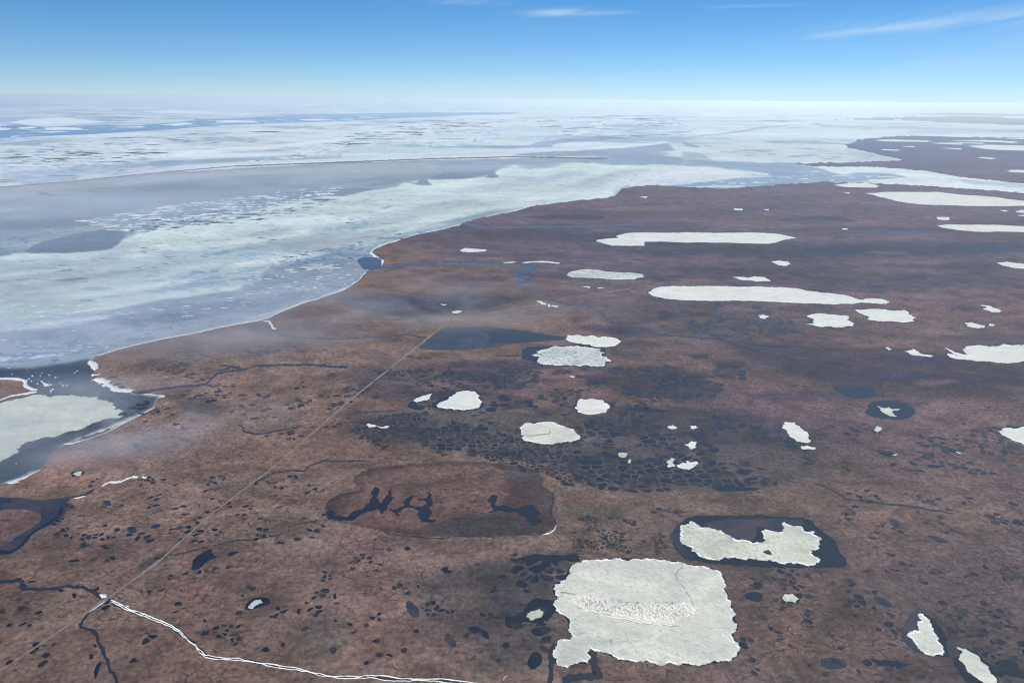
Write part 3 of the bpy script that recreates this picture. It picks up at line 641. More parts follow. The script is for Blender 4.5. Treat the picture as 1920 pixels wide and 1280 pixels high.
# ------------------------------------------------------------------ open water, lakes, streams
sheet('open_lead', C(R0, '-900,330 -900,270 0,262 100,250 250,264 600,252 760,256 900,245 1000,240 1100,222 1350,214 1600,200 1920,192 2320,184 2720,182 2970,181 2820,194 2620,200 2320,212 1920,233 1500,246 1250,256 1000,276 500,306 0,328'), M_LEAD, 0.4, 0.05)
sheet('open_lead', C(R0, '-900,150 0,138 150,132 300,136 420,140 300,146 120,152 0,158 -900,175'), M_LEAD, 0.4, 0.05)
sheet('open_lead', C(R0, '380,214 520,205 700,206 900,212 760,218 560,222 420,224'), M_LEAD, 0.4, 0.05)
sheet('lake', C(D2, '300,145 420,140 700,140 1000,135 1200,150 1400,155 1500,185 1600,290 1700,350 1770,440 1770,500 1850,570 1860,620 1830,660 1600,665 1400,660 1000,650 700,640 400,600 250,580 150,500 100,400 110,300 200,200'), M_WATER, sm=1)
sheet('lake_shallows', C(D2, '560,190 700,170 1180,160 1400,170 1420,230 1280,235 1210,300 1080,280 950,255 930,400 850,390 740,365 640,310 480,260 420,215'), M_SHAL, ZL + .2)
sheet('lake_shallows', C(D2, '110,300 180,220 190,300 200,420 330,540 260,560 160,490 105,400'), M_SHAL, ZL + .2)
sheet('lake', C(D3, '180,520 60,515 50,470 70,440 110,490 205,497 240,465 340,430 390,385 385,365 430,330 425,260 445,258 465,300 450,350 460,378 490,380 520,330 555,270 570,265 560,330 545,390 530,420 500,468 470,470 455,430 400,450 350,465 280,510 210,525'), M_WATER, rough=.25)
sheet('lake', C(D3, '650,375 680,345 720,325 730,345 700,380 730,410 790,415 830,400 820,370 760,360 740,350 840,345 855,285 868,290 870,360 860,430 860,480 850,505 905,515 890,540 780,540 775,500 760,480 765,440 740,430 690,420 640,440 610,490 590,460 550,450 545,430 640,415'), M_WATER, rough=.25)
sheet('lake', C(D3, '1355,320 1375,325 1380,360 1370,395 1400,410 1440,400 1480,420 1560,425 1680,405 1700,440 1700,500 1740,540 1700,560 1640,560 1620,510 1560,480 1540,460 1440,455 1310,460 1355,435'), M_WATER, rough=.25)
sheet('lake', C(D4, '150,520 250,480 400,470 640,462 1120,470 1400,500 1410,580 1370,620 1470,660 1410,740 1300,775 500,755 380,720 240,685 150,665'), M_WATER, rough=.06)
sheet('lake', C(D4, '900,400 960,420 1050,425 1150,438 1240,470 1200,490 1050,475 940,450'), M_WATER)
sheet('flooded_tundra', C(R4, '590,580 700,578 850,583 1000,593 1080,608 1200,628 1265,635 1275,650 1180,655 1060,665 1000,672 930,678 880,690 700,710 560,708 435,700 500,640'), M_SHAL, rough=.06)
sheet('lake', C(R4, '790,600 900,590 1000,597 1080,612 1200,631 1262,640 1180,650 1060,662 980,670 860,668 800,660 850,640'), M_WATER, ZL + .2, rough=.1)
sheet('lake', C(D5, '285,290 300,255 350,225 400,200 500,155 600,145 690,155 700,200 735,250 730,300 640,325 480,328 340,310 290,300'), M_WATER, sm=1)
sheet('lake', C(D5, '60,285 80,262 110,225 170,200 130,240 140,262 165,285 220,300 200,320 140,320 80,300'), M_WATER, sm=1)
sheet('lake', C(R5, '835,915 900,910 1000,905 1080,930 1105,965 1050,975 960,980 900,960 860,935'), M_WATER, sm=1)
sheet('lake', C(R5, '1020,1070 1040,1040 1060,1000 1120,988 1230,995 1300,1030 1305,1070 1270,1095 1150,1100'), M_WATER, sm=1)
sheet('lake', C(D8, '300,270 400,180 500,180 620,250 780,420 870,600 1000,640 1060,700 1000,830 900,830 620,810 450,760 330,690 250,600 210,480'), M_SHAL, sm=1)
sheet('lake', C(D8, '560,240 640,270 780,430 850,560 850,700 900,800 820,815 700,800 600,700 560,400'), M_WATER, ZL + .2, sm=1)
sheet('lake', C(D8, '940,840 1050,820 1000,720 1120,680 1250,740 1350,850 1460,930 1560,870 1700,850 1800,860 1860,980 1960,1060 2100,1160 1750,1090 1600,1050 1560,1120 1560,1400 1250,1260 1100,1150 1000,1000 940,930'), M_WATER)
sheet('lake', C(S2, '-30,960 10,955 50,940 70,900 120,870 195,880 215,920 190,960 130,990 60,985 20,1015 -20,1015'), M_WATER)
sheet('lake', C(S2, '30,680 130,660 220,665 325,670 325,695 240,690 200,700 150,740 120,730 150,690 60,700 20,690'), M_WATER)
for s in ('960,35 1100,30 1300,38 1435,48 1400,55 1200,53 1050,46', '900,128 1200,124 1420,132 1480,120 1700,112 1600,150 1480,165 1200,170 1000,160'):
    pass
sheet('distant_lake', C(R4, '90,200 130,185 230,190 225,230 180,250 120,250 100,225'), M_FARW, 2.1, rough=.05)
PONDS = [(S3, '300,1165 330,1158 410,1160 432,1190 420,1210 340,1215 305,1195'), (S3, '545,862 590,865 650,900 640,918 600,910'), (S3, '628,488 670,495 698,520 670,538 640,520'),
 (S3, '805,565 860,575 925,600 900,612 850,600'), (S3, '560,160 620,165 670,180 650,195 600,190'), (S3, '230,1180 265,1195 250,1205'), (S3, '575,1170 640,1170 700,1185 760,1190 640,1203 590,1195'),
 (S3, '375,1110 420,1100 410,1125'), (S3, '465,1210 500,1220 490,1235'), (S3, '430,50 480,60 505,80 450,75'), (S3, '330,40 375,45 370,58'), (S3, '800,235 860,232 900,245 840,250'), (S3, '1240,1085 1290,1070 1330,1110 1270,1110'),
 (S3, '640,225 665,222 660,240 630,240'), (S3, '530,68 560,60 600,72 580,80'), (S3, '875,142 910,145 980,172 960,180 900,165'), (S3, '645,738 685,735 680,747'),
 (S2, '1155,800 1190,793 1208,820 1185,832 1155,825'), (S2, '1115,850 1160,840 1205,850 1208,885 1170,890 1120,875'), (S2, '1168,952 1205,950 1228,968 1225,982 1190,975'),
 (S2, '1230,925 1262,930 1250,942'), (S2, '1230,1005 1256,1010 1250,1030 1232,1025'), (S2, '1360,848 1400,850 1395,875 1360,870'), (S2, '90,1015 180,1005 190,1035 130,1060 95,1045'), (S2, '80,1160 110,1120 150,1150 140,1190 100,1220 70,1190'),
 (S2, '960,40 1000,35 1045,55 1000,72 965,60'), (S2, '970,115 1020,105 1045,120 1010,140'), (S2, '460,80 500,75 515,95 480,105'), (S2, '1125,775 1165,770 1160,785'), (S2, '690,575 740,572 735,585'), (S2, '695,600 730,598 725,618'), (S2, '790,130 830,120 830,150 795,145'),
 (D7, '155,230 200,215 250,220 250,255 200,250'), (D7, '255,195 300,195 310,220 365,230 360,260 300,255 265,240'), (D7, '45,290 70,275 130,280 190,308 120,312 60,300'), (D7, '270,285 335,285 345,315 290,312'),
 (D7, '345,290 430,290 435,305 370,320'), (D7, '430,320 480,312 530,325 520,350 450,350'), (D7, '565,345 600,332 650,340 700,365 640,365'), (D7, '680,245 740,235 820,245 830,280 760,290 700,265'), (D7, '670,305 780,300 790,318 700,325'),
 (D7, '600,315 640,310 670,325 620,335'), (D7, '710,345 760,332 800,345 760,365'), (D7, '820,330 870,330 910,355 840,358'), (D7, '870,320 930,320 955,350 910,350'), (D7, '410,235 460,225 540,240 550,250 480,250'), (D7, '400,255 440,262 500,290 420,275'),
 (D7, '510,110 560,95 610,105 640,125 560,128'), (D7, '665,100 720,95 755,108 740,140 670,130'), (D7, '760,112 790,130 760,138'), (D7, '820,100 860,95 900,105 880,118 810,120'), (D7, '815,125 870,122 860,140 815,138'), (D7, '410,65 470,50 540,65 510,80 440,78'), (D7, '50,85 110,85 130,100 60,100'), (D7, '120,105 180,108 150,120'), (D7, '180,100 240,95 235,125 200,128'), (D7, '230,70 300,60 335,70 300,85 240,85'), (D7, '250,95 330,92 325,125 250,130'), (D7, '345,100 400,92 380,125 345,130'),
 (D7, '1200,140 1290,130 1300,155 1210,160'), (D7, '1495,175 1560,172 1635,185 1590,215 1540,225 1500,200'), (D7, '1275,322 1320,308 1400,320 1500,312 1580,320 1700,328 1640,345 1500,350 1320,350'), (D7, '1540,250 1640,232 1680,250 1600,265'), (D7, '1690,240 1760,240 1770,275 1700,270'), (D7, '1575,278 1680,268 1660,295 1600,300'), (D7, '850,65 920,58 940,78 870,80'), (D7, '1790,270 1830,280 1810,310 1780,300'),
 (S0, '918,735 925,690 950,665 985,648 1015,632 1020,660 1050,675 1000,690 960,730 935,740'), (S0, '1085,665 1110,648 1155,648 1110,672'), (S0, '718,530 750,512 780,522 740,542'), (S0, '605,535 635,525 662,545 640,562 615,555'), (S0, '642,595 660,570 675,580 660,598'),
 (S0, '545,545 565,533 580,545 555,558'), (S0, '325,690 385,685 380,697 335,700'), (S0, '697,840 725,830 720,852'), (S0, '1170,925 1190,885 1240,865 1290,870 1300,900 1250,915 1200,930'),
 (S0, '970,975 990,972 988,992'), (S0, '332,272 355,262 385,270 360,288'), (S0, '487,405 530,405 535,430 500,425'), (S0, '45,1220 85,1208 80,1225'), (S0, '430,1140 450,1140 445,1165 428,1165'), (S0, '455,1200 480,1175 490,1180 470,1230 460,1260 450,1250'), (S0, '1100,1070 1125,1062 1118,1085'), (S0, '680,1040 725,1035 715,1050'), (S0, '270,825 310,830 300,845 285,842'), (S0, '342,850 368,848 362,875 350,870'), (S0, '0,935 25,935 20,946 0,945'), (S0, '440,1090 465,1095 460,1115'), (S0, '460,620 520,615 500,628'),
 (S1, '620,640 640,627 658,640 640,655'), (S1, '708,635 725,622 748,635 725,648'), (S1, '370,855 385,845 388,878 370,875'), (S1, '715,900 735,882 760,900 790,940 770,970 730,950'), (S1, '905,1055 930,1040 970,1100 940,1110 910,1080'),
 (S1, '280,940 310,925 315,940 290,950'), (S1, '350,1110 380,1102 390,1120 370,1145 355,1130'), (S1, '195,925 210,920 212,950 200,950'), (S1, '60,960 80,952 75,970'), (S1, '515,1180 535,1168 545,1185 525,1195'), (S1, '875,735 930,715 915,750'),
 (S1, '1120,865 1160,858 1180,890 1150,895'), (S1, '1110,950 1130,935 1150,960 1125,980'), (S1, '1180,1090 1215,1080 1220,1110 1190,1115'), (S1, '750,1025 780,1018 785,1038 760,1040'), (S1, '895,742 940,735 940,752 905,755'), (S1, '1050,705 1070,702 1075,718 1055,718'), (S1, '1165,768 1205,760 1200,778 1175,778'), (S1, '830,890 860,880 865,905 840,905'), (S1, '1150,1165 1170,1158 1178,1180 1155,1185'), (S1, '1010,1010 1060,1005 1090,1030 1040,1045'), (S1, '1210,745 1260,738 1255,760'),
 (D5, '735,180 780,165 830,180 820,195 760,195'), (D5, '862,210 880,185 940,190 955,220 1000,235 940,240 900,245 870,235'), (D5, '1080,245 1110,233 1160,235 1170,265 1150,290 1090,296 1130,270'), (D5, '870,310 950,292 1040,288 1070,262 1100,270 1080,300 1000,308 900,322'), (D5, '750,310 780,295 830,300 850,325 800,340 755,330'),
 (D5, '650,490 670,465 770,465 780,490 740,510 660,510'), (D5, '440,475 490,455 520,475 505,490 450,490'), (D5, '1000,245 1060,240 1080,250 1020,262'), (D5, '1840,520 1880,505 1930,530 1900,560 1850,555'), (D5, '560,440 600,435 595,455 570,458'), (D5, '1220,200 1270,205 1260,215'), (D5, '1210,660 1270,655 1280,680 1230,690'),
 (R5, '1640,490 1650,490 1650,492'), (R5, '1130,910 1100,905 1110,915'), (R4, '1370,885 1460,880 1500,895 1400,905'), (R4, '1560,1042 1700,1020 1720,1035 1920,1050 1700,1060'), (R4, '1700,1030 1715,1015 1740,1035 1710,1045'), (R4, '570,825 640,820 620,860 565,855'), (R4, '1600,730 1680,728 1700,745 1600,742')]
for k, s in PONDS:
    q = C(k, s); sheet('pond', q, M_WATER if rng.random() < .75 else M_SHAL, ZL + .16, rough=.10, sm=1)
# swarms of pools between ice-wedge polygons: one cell, one pool
def clip(poly, mx, my, nx, ny):
    o = []
    for i in range(len(poly)):
        a, b = poly[i], poly[(i + 1) % len(poly)]
        da = (a[0] - mx) * nx + (a[1] - my) * ny; db = (b[0] - mx) * nx + (b[1] - my) * ny
        if da <= 0: o.append(a)
        if (da < 0 < db) or (db < 0 < da):
            t = da / (da - db); o.append((a[0] + (b[0] - a[0]) * t, a[1] + (b[1] - a[1]) * t))
    return o
POOLS = []
def field(poly, cell, prob, gap, seed, sx=1.0, lo=.4, deep=.5, clump=70.):
    r = np.random.RandomState(seed); w_ = px2w(poly, ZL); x0, y0 = w_.min(0); x1, y1 = w_.max(0)
    cx_ = cell * sx; nx_, ny_ = int((x1 - x0) / cx_) + 3, int((y1 - y0) / cell) + 3
    jx, jy = r.rand(ny_, nx_) * .95, r.rand(ny_, nx_) * .95
    X = x0 + (np.arange(nx_)[None] - 1 + jx) * cx_; Y = y0 + (np.arange(ny_)[:, None] - 1 + jy) * cell
    ins = sdist(X.ravel(), Y.ravel(), w_).reshape(X.shape) + (fbm(X / 60, Y / 60, 3) - .5) * cell * 5 > 0
    cl = fbm(X / clump + seed, Y / clump, 4)
    for i in range(2, ny_ - 2):
        for j in range(2, nx_ - 2):
            if not ins[i, j] or r.rand() > prob * max(0, (cl[i, j] - lo) / .18): continue
            px_, py_ = X[i, j], Y[i, j]; R = cell * 1.6
            c = [(px_ - R * sx, py_ - R), (px_ + R * sx, py_ - R), (px_ + R * sx, py_ + R), (px_ - R * sx, py_ + R)]
            g = gap * cell * r.choice([.4, .6, .8, 1., 1.4, 2.1])
            for di in (-2, -1, 0, 1, 2):
                for dj in (-2, -1, 0, 1, 2):
                    if di or dj:
                        dx, dy = X[i + di, j + dj] - px_, Y[i + di, j + dj] - py_; L = math.hypot(dx, dy)
                        c = clip(c, px_ + dx * (.5 - g / L), py_ + dy * (.5 - g / L), dx / L, dy / L)
                        if len(c) < 3: break
                if len(c) < 3: break
            if len(c) < 3: continue
            a_ = np.array(c); ar = 0.5 * abs(np.dot(a_[:, 0], np.roll(a_[:, 1], 1)) - np.dot(a_[:, 1], np.roll(a_[:, 0], 1)))
            s = slant((px_, py_)); par = ar * (FPX / s) ** 2 * CAM_H / s
            if par < 3.5: continue
            POOLS.append((par, smooth(c, 1), 0 if r.rand() < deep else 1, ZL + .1625 + .0045 * seed))
field(C(P, '650,785 800,770 1090,770 1100,900 1000,870 860,850 700,835 640,815'), 12, .9, .13, 1, 1.2, .32, .25)
field(C(P, '1060,850 1250,845 1480,880 1440,915 1150,920 1050,895'), 15, 1.0, .10, 2, 1.4, .30, .55)
field(C(P, '1090,770 1300,780 1500,800 1540,850 1500,880 1300,850 1090,845'), 16, .95, .11, 3, 1.4, .36, .45)
field(C(P, '860,840 1000,855 1080,880 1110,915 1040,900 930,870'), 9, 1.0, .13, 4, 1.3, .30, .4)
field(C(D5, '150,200 330,200 330,300 500,335 300,340 120,320'), 12, .6, .13, 5, 1.2, .35, .6)
field(C(D5, '730,200 860,240 1080,240 1170,270 1080,310 880,330 740,300'), 13, .8, .1, 6, 1.3, .33, .6)
field(C(P, '650,700 760,690 1010,690 1020,735 800,745 650,750'), 13, .8, .13, 7, 1.3, .38, .2)
field(C(P, '570,690 700,740 640,800 460,850 480,800'), 11, .30, .15, 8, 1.2, .44, .2)
field(C(P, '940,1045 1060,1040 1050,1110 960,1110'), 14, 1.0, .11, 9, 1.2, .30, .6)
field(C(P, '880,1100 1040,1090 1040,1240 900,1250'), 13, .8, .13, 10, 1.1, .38, .4)
field(C(P, '300,1080 700,1040 900,1060 900,1240 500,1240 330,1180'), 8, .34, .16, 11, 1.1, .46, .3, 40)
field(C(P, '150,900 600,890 620,1040 300,1060 60,1060 120,960'), 8, .34, .16, 12, 1.3, .47, .4, 40)
field(C(P, '1200,945 1260,945 1300,965 1220,975'), 10, .8, .15, 13, 1.2, .3, .1)
field(C(P, '1400,1060 1920,1120 1920,1280 1400,1280'), 9, .40, .15, 14, 1.2, .47, .4, 45)
field(C(P, '1550,780 1920,800 1920,1000 1700,900 1560,880'), 11, .4, .13, 15, 1.5, .47, .3, 60)
field(C(P, '200,680 640,640 640,760 300,850 120,850'), 10, .42, .14, 16, 1.8, .48, .2, 60)
field(C(P, '1550,900 1920,960 1920,1120 1600,1080'), 8, .35, .15, 17, 1.3, .48, .2, 50)
field(C(P, '1150,690 1400,680 1420,740 1100,750'), 15, .9, .11, 18, 1.7, .38, .5)
field(C(P, '650,590 900,650 900,670 640,690'), 13, .1, .14, 19, 1.6, .5, .1)
field(C(P, '1300,560 1500,580 1520,640 1350,640 1250,590'), 20, .6, .12, 20, 1.9, .44, .3)
field(C(P, '0,1060 400,1080 200,1280 0,1280'), 8, .22, .16, 21, 1.2, .5, .4, 40)
field(C(P, '1080,960 1260,980 1280,1045 1060,1040'), 7, .8, .15, 22, 1.3, .42, .1, 30)
field(C(P, '600,1000 1040,1010 900,1060 620,1050'), 7, .25, .16, 23, 1.2, .5, .1, 30)
field(C(P, '820,700 1250,690 1300,760 1000,770 1000,740'), 12, .7, .13, 24, 1.7, .42, .3)
POOLS.sort(key=lambda q: -q[0])
for par, c, k, z_ in POOLS[:170]:
    link('pool', mesh('pool', [(x, y, z_) for x, y in c], [tuple(range(len(c)))]), (M_WATER, M_BOG)[k], kind='structure')
for k in (0, 1):
    vv, ff = [], []
    for par, c, kk, z_ in POOLS[170:]:
        if kk == k: b = len(vv); vv += [(x, y, z_) for x, y in c]; ff.append(tuple(range(b, b + len(c))))
    link('small_pools', mesh('small_pools', vv, ff), (M_WATER, M_BOG)[k], kind='stuff')
print('pools', len(POOLS))
def cat_(*a): return np.concatenate(a)
ST2 = C(S0, '-60,800 0,795 105,790 112,830 200,830 280,825 320,812 400,820 450,845 490,870 530,885 600,920 680,950 760,980 830,1010 880,1050 940,1100 985,1150 1050,1160 1150,1165 1280,1190')
ST2 = cat_(ST2, C(S1, '150,1207 320,1242 420,1252 560,1247 700,1264 860,1264 980,1274 1060,1284 1200,1330'))
strip('stream', ST2, 5.0, M_STREAM, rough=.04)
strip('stream', C(R3, '745,948 880,930 1000,915 1100,908 1160,900 1190,870 1220,840 1300,825 1380,815 1430,797 1550,793 1700,790 1850,800 1960,806'), 5.5, M_STREAM, rough=.05)
sheet('stream', C(S0, '-60,388 0,390 90,388 170,405 230,400 330,385 400,375 450,345 460,352 410,385 320,395 325,440 300,480 250,520 180,550 150,570 130,610 70,655 30,668 0,665 -60,660 -60,620 0,630 50,600 90,570 150,535 200,500 190,465 150,450 60,445 0,450 -60,450'), M_SHAL, sm=1)
strip('stream', C(S0, '-30,640 40,655 80,635 120,600 150,560 200,530 250,500 285,470 300,430'), 5, M_WATER, ZL + .22, rough=.05)
strip('stream', C(S0, '515,885 425,945 400,975 388,1010 440,1025 470,1060 490,1110 520,1190 560,1290 590,1360'), 4, M_STREAM, rough=.08)
strip('stream', C(R4, '150,255 300,238 430,225 520,213 600,211 800,215 900,215 1000,225 1080,235 1100,240'), 5, M_FARW, rough=.05)
strip('stream', C(R4, '1085,238 1100,245 1040,265 990,272 980,285 1040,300 1070,320 1000,325 975,345'), 8, M_FARW, rough=.05)
strip('stream', C(R4, '975,345 1060,362 1110,375 1160,405 1200,430 1280,455 1370,450 1420,475 1480,520 1550,570 1640,590 1780,620 1920,630 2100,645 2250,675 2400,700 2600,705'), 3.6, M_STREAM, rough=.06)
strip('stream', C(R4, '1000,216 1200,220 1400,208 1500,205 1620,230 1700,245 1710,280'), 3, M_STREAM, rough=.06)
strip('stream', C(R3, '1550,590 1570,615 1640,635 1700,643 1750,640 1920,648 2070,635 2190,632 2280,622 2350,632 2420,645'), 2.6, M_STREAM, rough=.06)
strip('stream', C(R4, '580,345 700,348 820,350 960,345'), 1.8, M_STREAM, rough=.06)
strip('stream', C(R1, '680,805 780,825 900,832 1200,826 1500,820 1700,812'), 2.6, M_STREAM, rough=.06)
strip('stream', C(S1, '-10,320 80,272 170,258 230,262 260,235 320,212 420,215 530,218'), 3.2, M_STREAM, rough=.08)
strip('stream', C(S3, '270,318 330,340 380,365 430,398 570,412 720,430 830,450 950,470'), 4.0, M_STREAM, rough=.08)
strip('stream', C(S0, '815,668 1000,630 1130,595 1280,580 1330,570'), 2.6, M_STREAM, rough=.08, gaps=.2)
strip('stream', C(S1, '80,600 150,530 260,505 340,495 400,500'), 1.8, M_STREAM, rough=.12, gaps=.3)
strip('stream', C(S2, '200,1085 185,1140 185,1200 175,1290'), 9, M_STREAM, rough=.08)
strip('stream', C(S2, '380,1100 388,1150 400,1200 415,1240 330,1250 280,1252 250,1285'), 15, M_STREAM, rough=.08)
strip('stream', C(S0, '1150,40 1170,72 1220,85 1290,80 1330,70 1420,55 1440,45'), 3.2, M_STREAM, rough=.08)
strip('stream', C(R4, '860,735 1010,740'), 2.5, M_STREAM); strip('stream', C(R4, '0,1072 150,1060 330,1048'), 1.6, M_STREAM)
strip('stream', C(D5, '780,495 900,498 1060,498'), 1.8, M_STREAM, gaps=.2)
strip('stream', C(R4, '1500,725 1560,730 1600,738'), 2.5, M_STREAM)
strip('basin_edge', C(D3, '1755,200 1740,260 1830,320 1835,400 1800,460 1840,520 1830,580 1740,630 1500,655 1000,660 800,655 650,640 500,618'), 2.2, M_BOG, rough=.12, wvar=.8, gaps=.1)
strip('basin_edge', C(D3, '60,515 50,470 52,420 65,378 150,325 240,305 320,290'), 1.8, M_BOG, rough=.1, wvar=.8, gaps=.3)
strip('basin_edge', C(D3, '330,280 290,245 262,215 275,185 330,150 390,135'), 1.5, M_BOG, rough=.1, wvar=.8, gaps=.3)
# vehicle trail straight across the plain
strip('trail', C(P, '-60,1296 0,1257 200,1122 290,1059 340,1013 400,960 500,885 600,800 650,755 740,683 828,613'), 3.8, M_TRAIL, ZL + .3, rough=0.004, wvar=.5, gaps=.03, taper=False)
strip('trail', C(P, '160,1150 205,1118'), 7, M_TRAIL, ZL + .34, rough=0, wvar=.2)
strip('trail', C(P, '265,1076 300,1048'), 6, M_TRAIL, ZL + .34, rough=0, wvar=.3)
strip('trail', C(P, '870,595 944,582 1012,571'), 1.4, M_TRAIL, ZL + .3, rough=0)
strip('trail', C(P, '1080,557 1130,549 1185,540'), 1.4, M_TRAIL, ZL + .3, rough=0)
# the barrier line between lagoon and sea ice
strip('barrier_bar', C(R0, '-300,640 0,603 400,570 900,520 1300,486 1920,463 2420,444 2880,433 3100,436 3420,444'), 2.6, M_SPIT, 0.5, rough=.01, wvar=.25)
strip('barrier_bar', C(R0, '600,470 900,490 1300,482 1500,470'), 1.2, M_SPIT, 0.5, rough=.01, gaps=.2) if False else None

# ------------------------------------------------------------------ lake ice
big = ice('largest ice sheet, squarish and pale, with a rubble ridge across it', C(D1, '100,330 180,290 215,260 240,190 265,150 340,120 400,98 470,95 560,90 700,83 850,83 1000,88 1150,98 1280,115 1360,140 1420,155 1480,155 1560,170 1640,188 1690,230 1715,300 1690,360 1720,400 1745,470 1785,560 1790,630 1830,700 1830,740 1775,790 1800,860 1860,920 1830,990 1780,1030 1700,1050 1560,1070 1430,1085 1320,1070 1200,1065 1050,1070 975,1040 900,1055 760,1045 650,1000 600,975 540,960 440,915 430,1040 415,1072 350,1060 290,1070 240,1105 180,1105 120,1070 90,1010 110,940 130,860 180,840 240,855 290,820 260,800 235,770 235,710 245,670 200,620 150,605 110,570 90,520 105,480 130,455 110,430 105,400 95,360'), M_ICE, thick=.7, rough=.26, dens=1.6)
def blocks(polypx, n, s0, s1, z, mat, parent, name):
    w_ = px2w(polypx, z); x0, y0 = w_.min(0); x1, y1 = w_.max(0); vv, ff = [], []; k = 0
    while k < n:
        xs = rs.rand(400) * (x1 - x0) + x0; ys = rs.rand(400) * (y1 - y0) + y0; g = sdist(xs, ys, w_)
        for x, y, d in zip(xs, ys, g):
            if d < 0 or k >= n: continue
            k += 1; s = rng.uniform(s0, s1); a_ = rng.uniform(0, 6.28); b = len(vv); h = s * rng.uniform(.3, .9) * min(1, .35 + d / 6)
            tx, ty = rng.uniform(-.25, .25), rng.uniform(-.25, .25)
            for q in range(5):
                t = a_ + q * 1.2566 + rng.uniform(-.3, .3); r_ = s * rng.uniform(.6, 1.2) * .6
                cx_, cy_ = math.cos(t) * r_, math.sin(t) * r_
                vv += [(x + cx_, y + cy_, z - .5), (x + cx_ * .8, y + cy_ * .8, z + h + cx_ * tx + cy_ * ty)]
            ff += [(b + 2 * q, b + 2 * ((q + 1) % 5), b + 2 * ((q + 1) % 5) + 1, b + 2 * q + 1) for q in range(5)] + [tuple(b + 2 * q + 1 for q in range(5))]
    o = link(name, mesh(name, vv, ff), mat, parent, kind='stuff'); return o
ZB = ZL + .7
blocks(C(D1, '250,440 350,425 450,428 600,462 700,520 900,530 1100,528 1250,520 1300,495 1400,500 1470,570 1430,620 1300,640 1240,700 1100,700 950,680 800,650 600,610 400,565 270,510'), 1300, 1.2, 2.8, ZB - .1, M_BLOCK, big, 'ridge_blocks')
blocks(C(D1, '600,460 900,500 1250,500 1290,515 900,530 680,515'), 260, 1.5, 3.0, ZB + .1, M_ROT, big, 'ridge_rubble')
M_PIT = ice_material('dark_brown_ice', (0.42, 0.37, 0.32), (0.30, 0.27, 0.25), 0.5)  # dark brown, for low blocks scattered as pits over the ridge
blocks(C(D1, '300,450 600,480 900,530 1250,520 1420,520 1400,610 1200,660 900,640 600,600 400,560'), 260, .9, 2.0, ZB + .3, M_PIT, big, 'dark_pits')
def part_strip(name, parent, pts, wpx, z, mat, **k):
    vv, ff = drop_loose(*flip_up(*strip_geo(pts, wpx, z, **k))); return link(name, mesh(name, vv, ff), mat, parent)
part_strip('crack', big, C(D1, '1320,150 1270,195 1245,250 1270,300 1320,350 1350,400 1390,460 1420,520'), 1.1, ZB + .75, M_CRACK, rough=.05, wvar=.5)
part_strip('crack', big, C(D1, '110,400 200,405 300,420'), 2.2, ZB + .75, M_CRACK, rough=.08, gaps=.2)
part_strip('crack', big, C(D1, '640,840 630,880 640,930'), .9, ZB + .75, M_CRACK, rough=.15)
part_strip('crack', big, C(D1, '250,800 320,805 400,795'), .9, ZB + .75, M_CRACK, rough=.15)
part_strip('crack', big, C(D1, '300,545 400,575 600,620 800,668 1000,705 1200,725 1290,718'), 1.0, ZB + .75, M_CRACK, rough=.05, gaps=.2)
part_strip('pressure_lip', big, C(D1, '360,560 500,590 650,635 800,660 950,690 1100,715 1220,722'), 2.0, ZB + .5, M_BLOCK, rough=.12, berm=.5, wvar=.8)
bean = ice('rubbly curved ice sheet with a deep bite in its upper edge, on dark water', C(D2, '190,245 250,225 300,192 350,225 420,260 520,275 600,292 640,325 700,355 760,380 840,385 910,415 980,410 1050,385 1020,330 1000,290 1070,285 1140,300 1215,300 1220,250 1240,210 1300,235 1400,245 1430,300 1530,290 1550,340 1605,375 1590,420 1580,470 1500,475 1530,545 1580,605 1520,632 1420,622 1330,620 1240,625 1160,600 1080,578 1000,582 900,565 780,565 700,555 600,575 500,575 400,548 350,515 300,455 210,420 190,370 185,330 205,290'), M_RUB, rough=.3, dens=1.4)
link('melt_hole', mesh('melt_hole', *cap(frac(px2w(C(D2, '1012,505 1070,480 1095,500 1110,530 1060,528'), ZL + 1.2), .1), ZL + 1.25)), M_SHAL, bean)
ice('pale yellowish ice sheet, upper of the close pair beside the flooded lake', C(D4, '815,350 850,305 1000,305 1200,312 1290,340 1350,325 1430,335 1500,340 1560,355 1600,385 1640,390 1600,440 1520,470 1400,480 1240,475 1150,440 1050,430 980,425 900,405 840,385'), M_WHITE)
ice('grey honeycombed ice sheet with open water along its left end', C(D4, '300,595 370,580 360,550 430,530 500,520 560,495 640,465 900,470 1100,480 1340,515 1395,570 1345,605 1350,625 1450,660 1400,720 1320,765 1200,770 1080,755 1040,770 950,755 800,750 500,745 430,735 380,690 400,650 430,635 350,620'), M_ROT, rough=.3)
ice('small slanting ice sliver left of the rounded triangular ice sheet', C(D5, '118,235 140,215 200,195 280,178 265,215 240,235 190,240 140,250'), M_WHITE)
ice('bright rounded triangular ice sheet ringed by dark polygon pools', C(D5, '325,285 380,245 430,205 490,165 580,152 660,160 680,180 690,215 720,245 700,285 690,300 620,315 560,322 470,318 390,305 330,295'), M_WHITE)
ice('compact round ice sheet just right of the picture centre', C(D5, '1535,295 1560,240 1590,222 1700,222 1780,232 1830,270 1825,310 1760,345 1680,358 1600,350 1560,335'), M_WHITE)
fst = ice('oval ice sheet with a fine dark crack in from its left side', C(D5, '1062,500 1065,465 1100,435 1250,425 1330,425 1400,450 1440,465 1520,490 1550,525 1585,548 1560,580 1490,600 1350,617 1220,612 1120,590 1068,560 1085,545 1060,530'), M_ICE)
part_strip('crack', fst, C(D5, '1065,545 1150,545 1230,535 1310,528 1320,495'), 1.4, ZL + 1.3, M_CRACK, rough=.06)
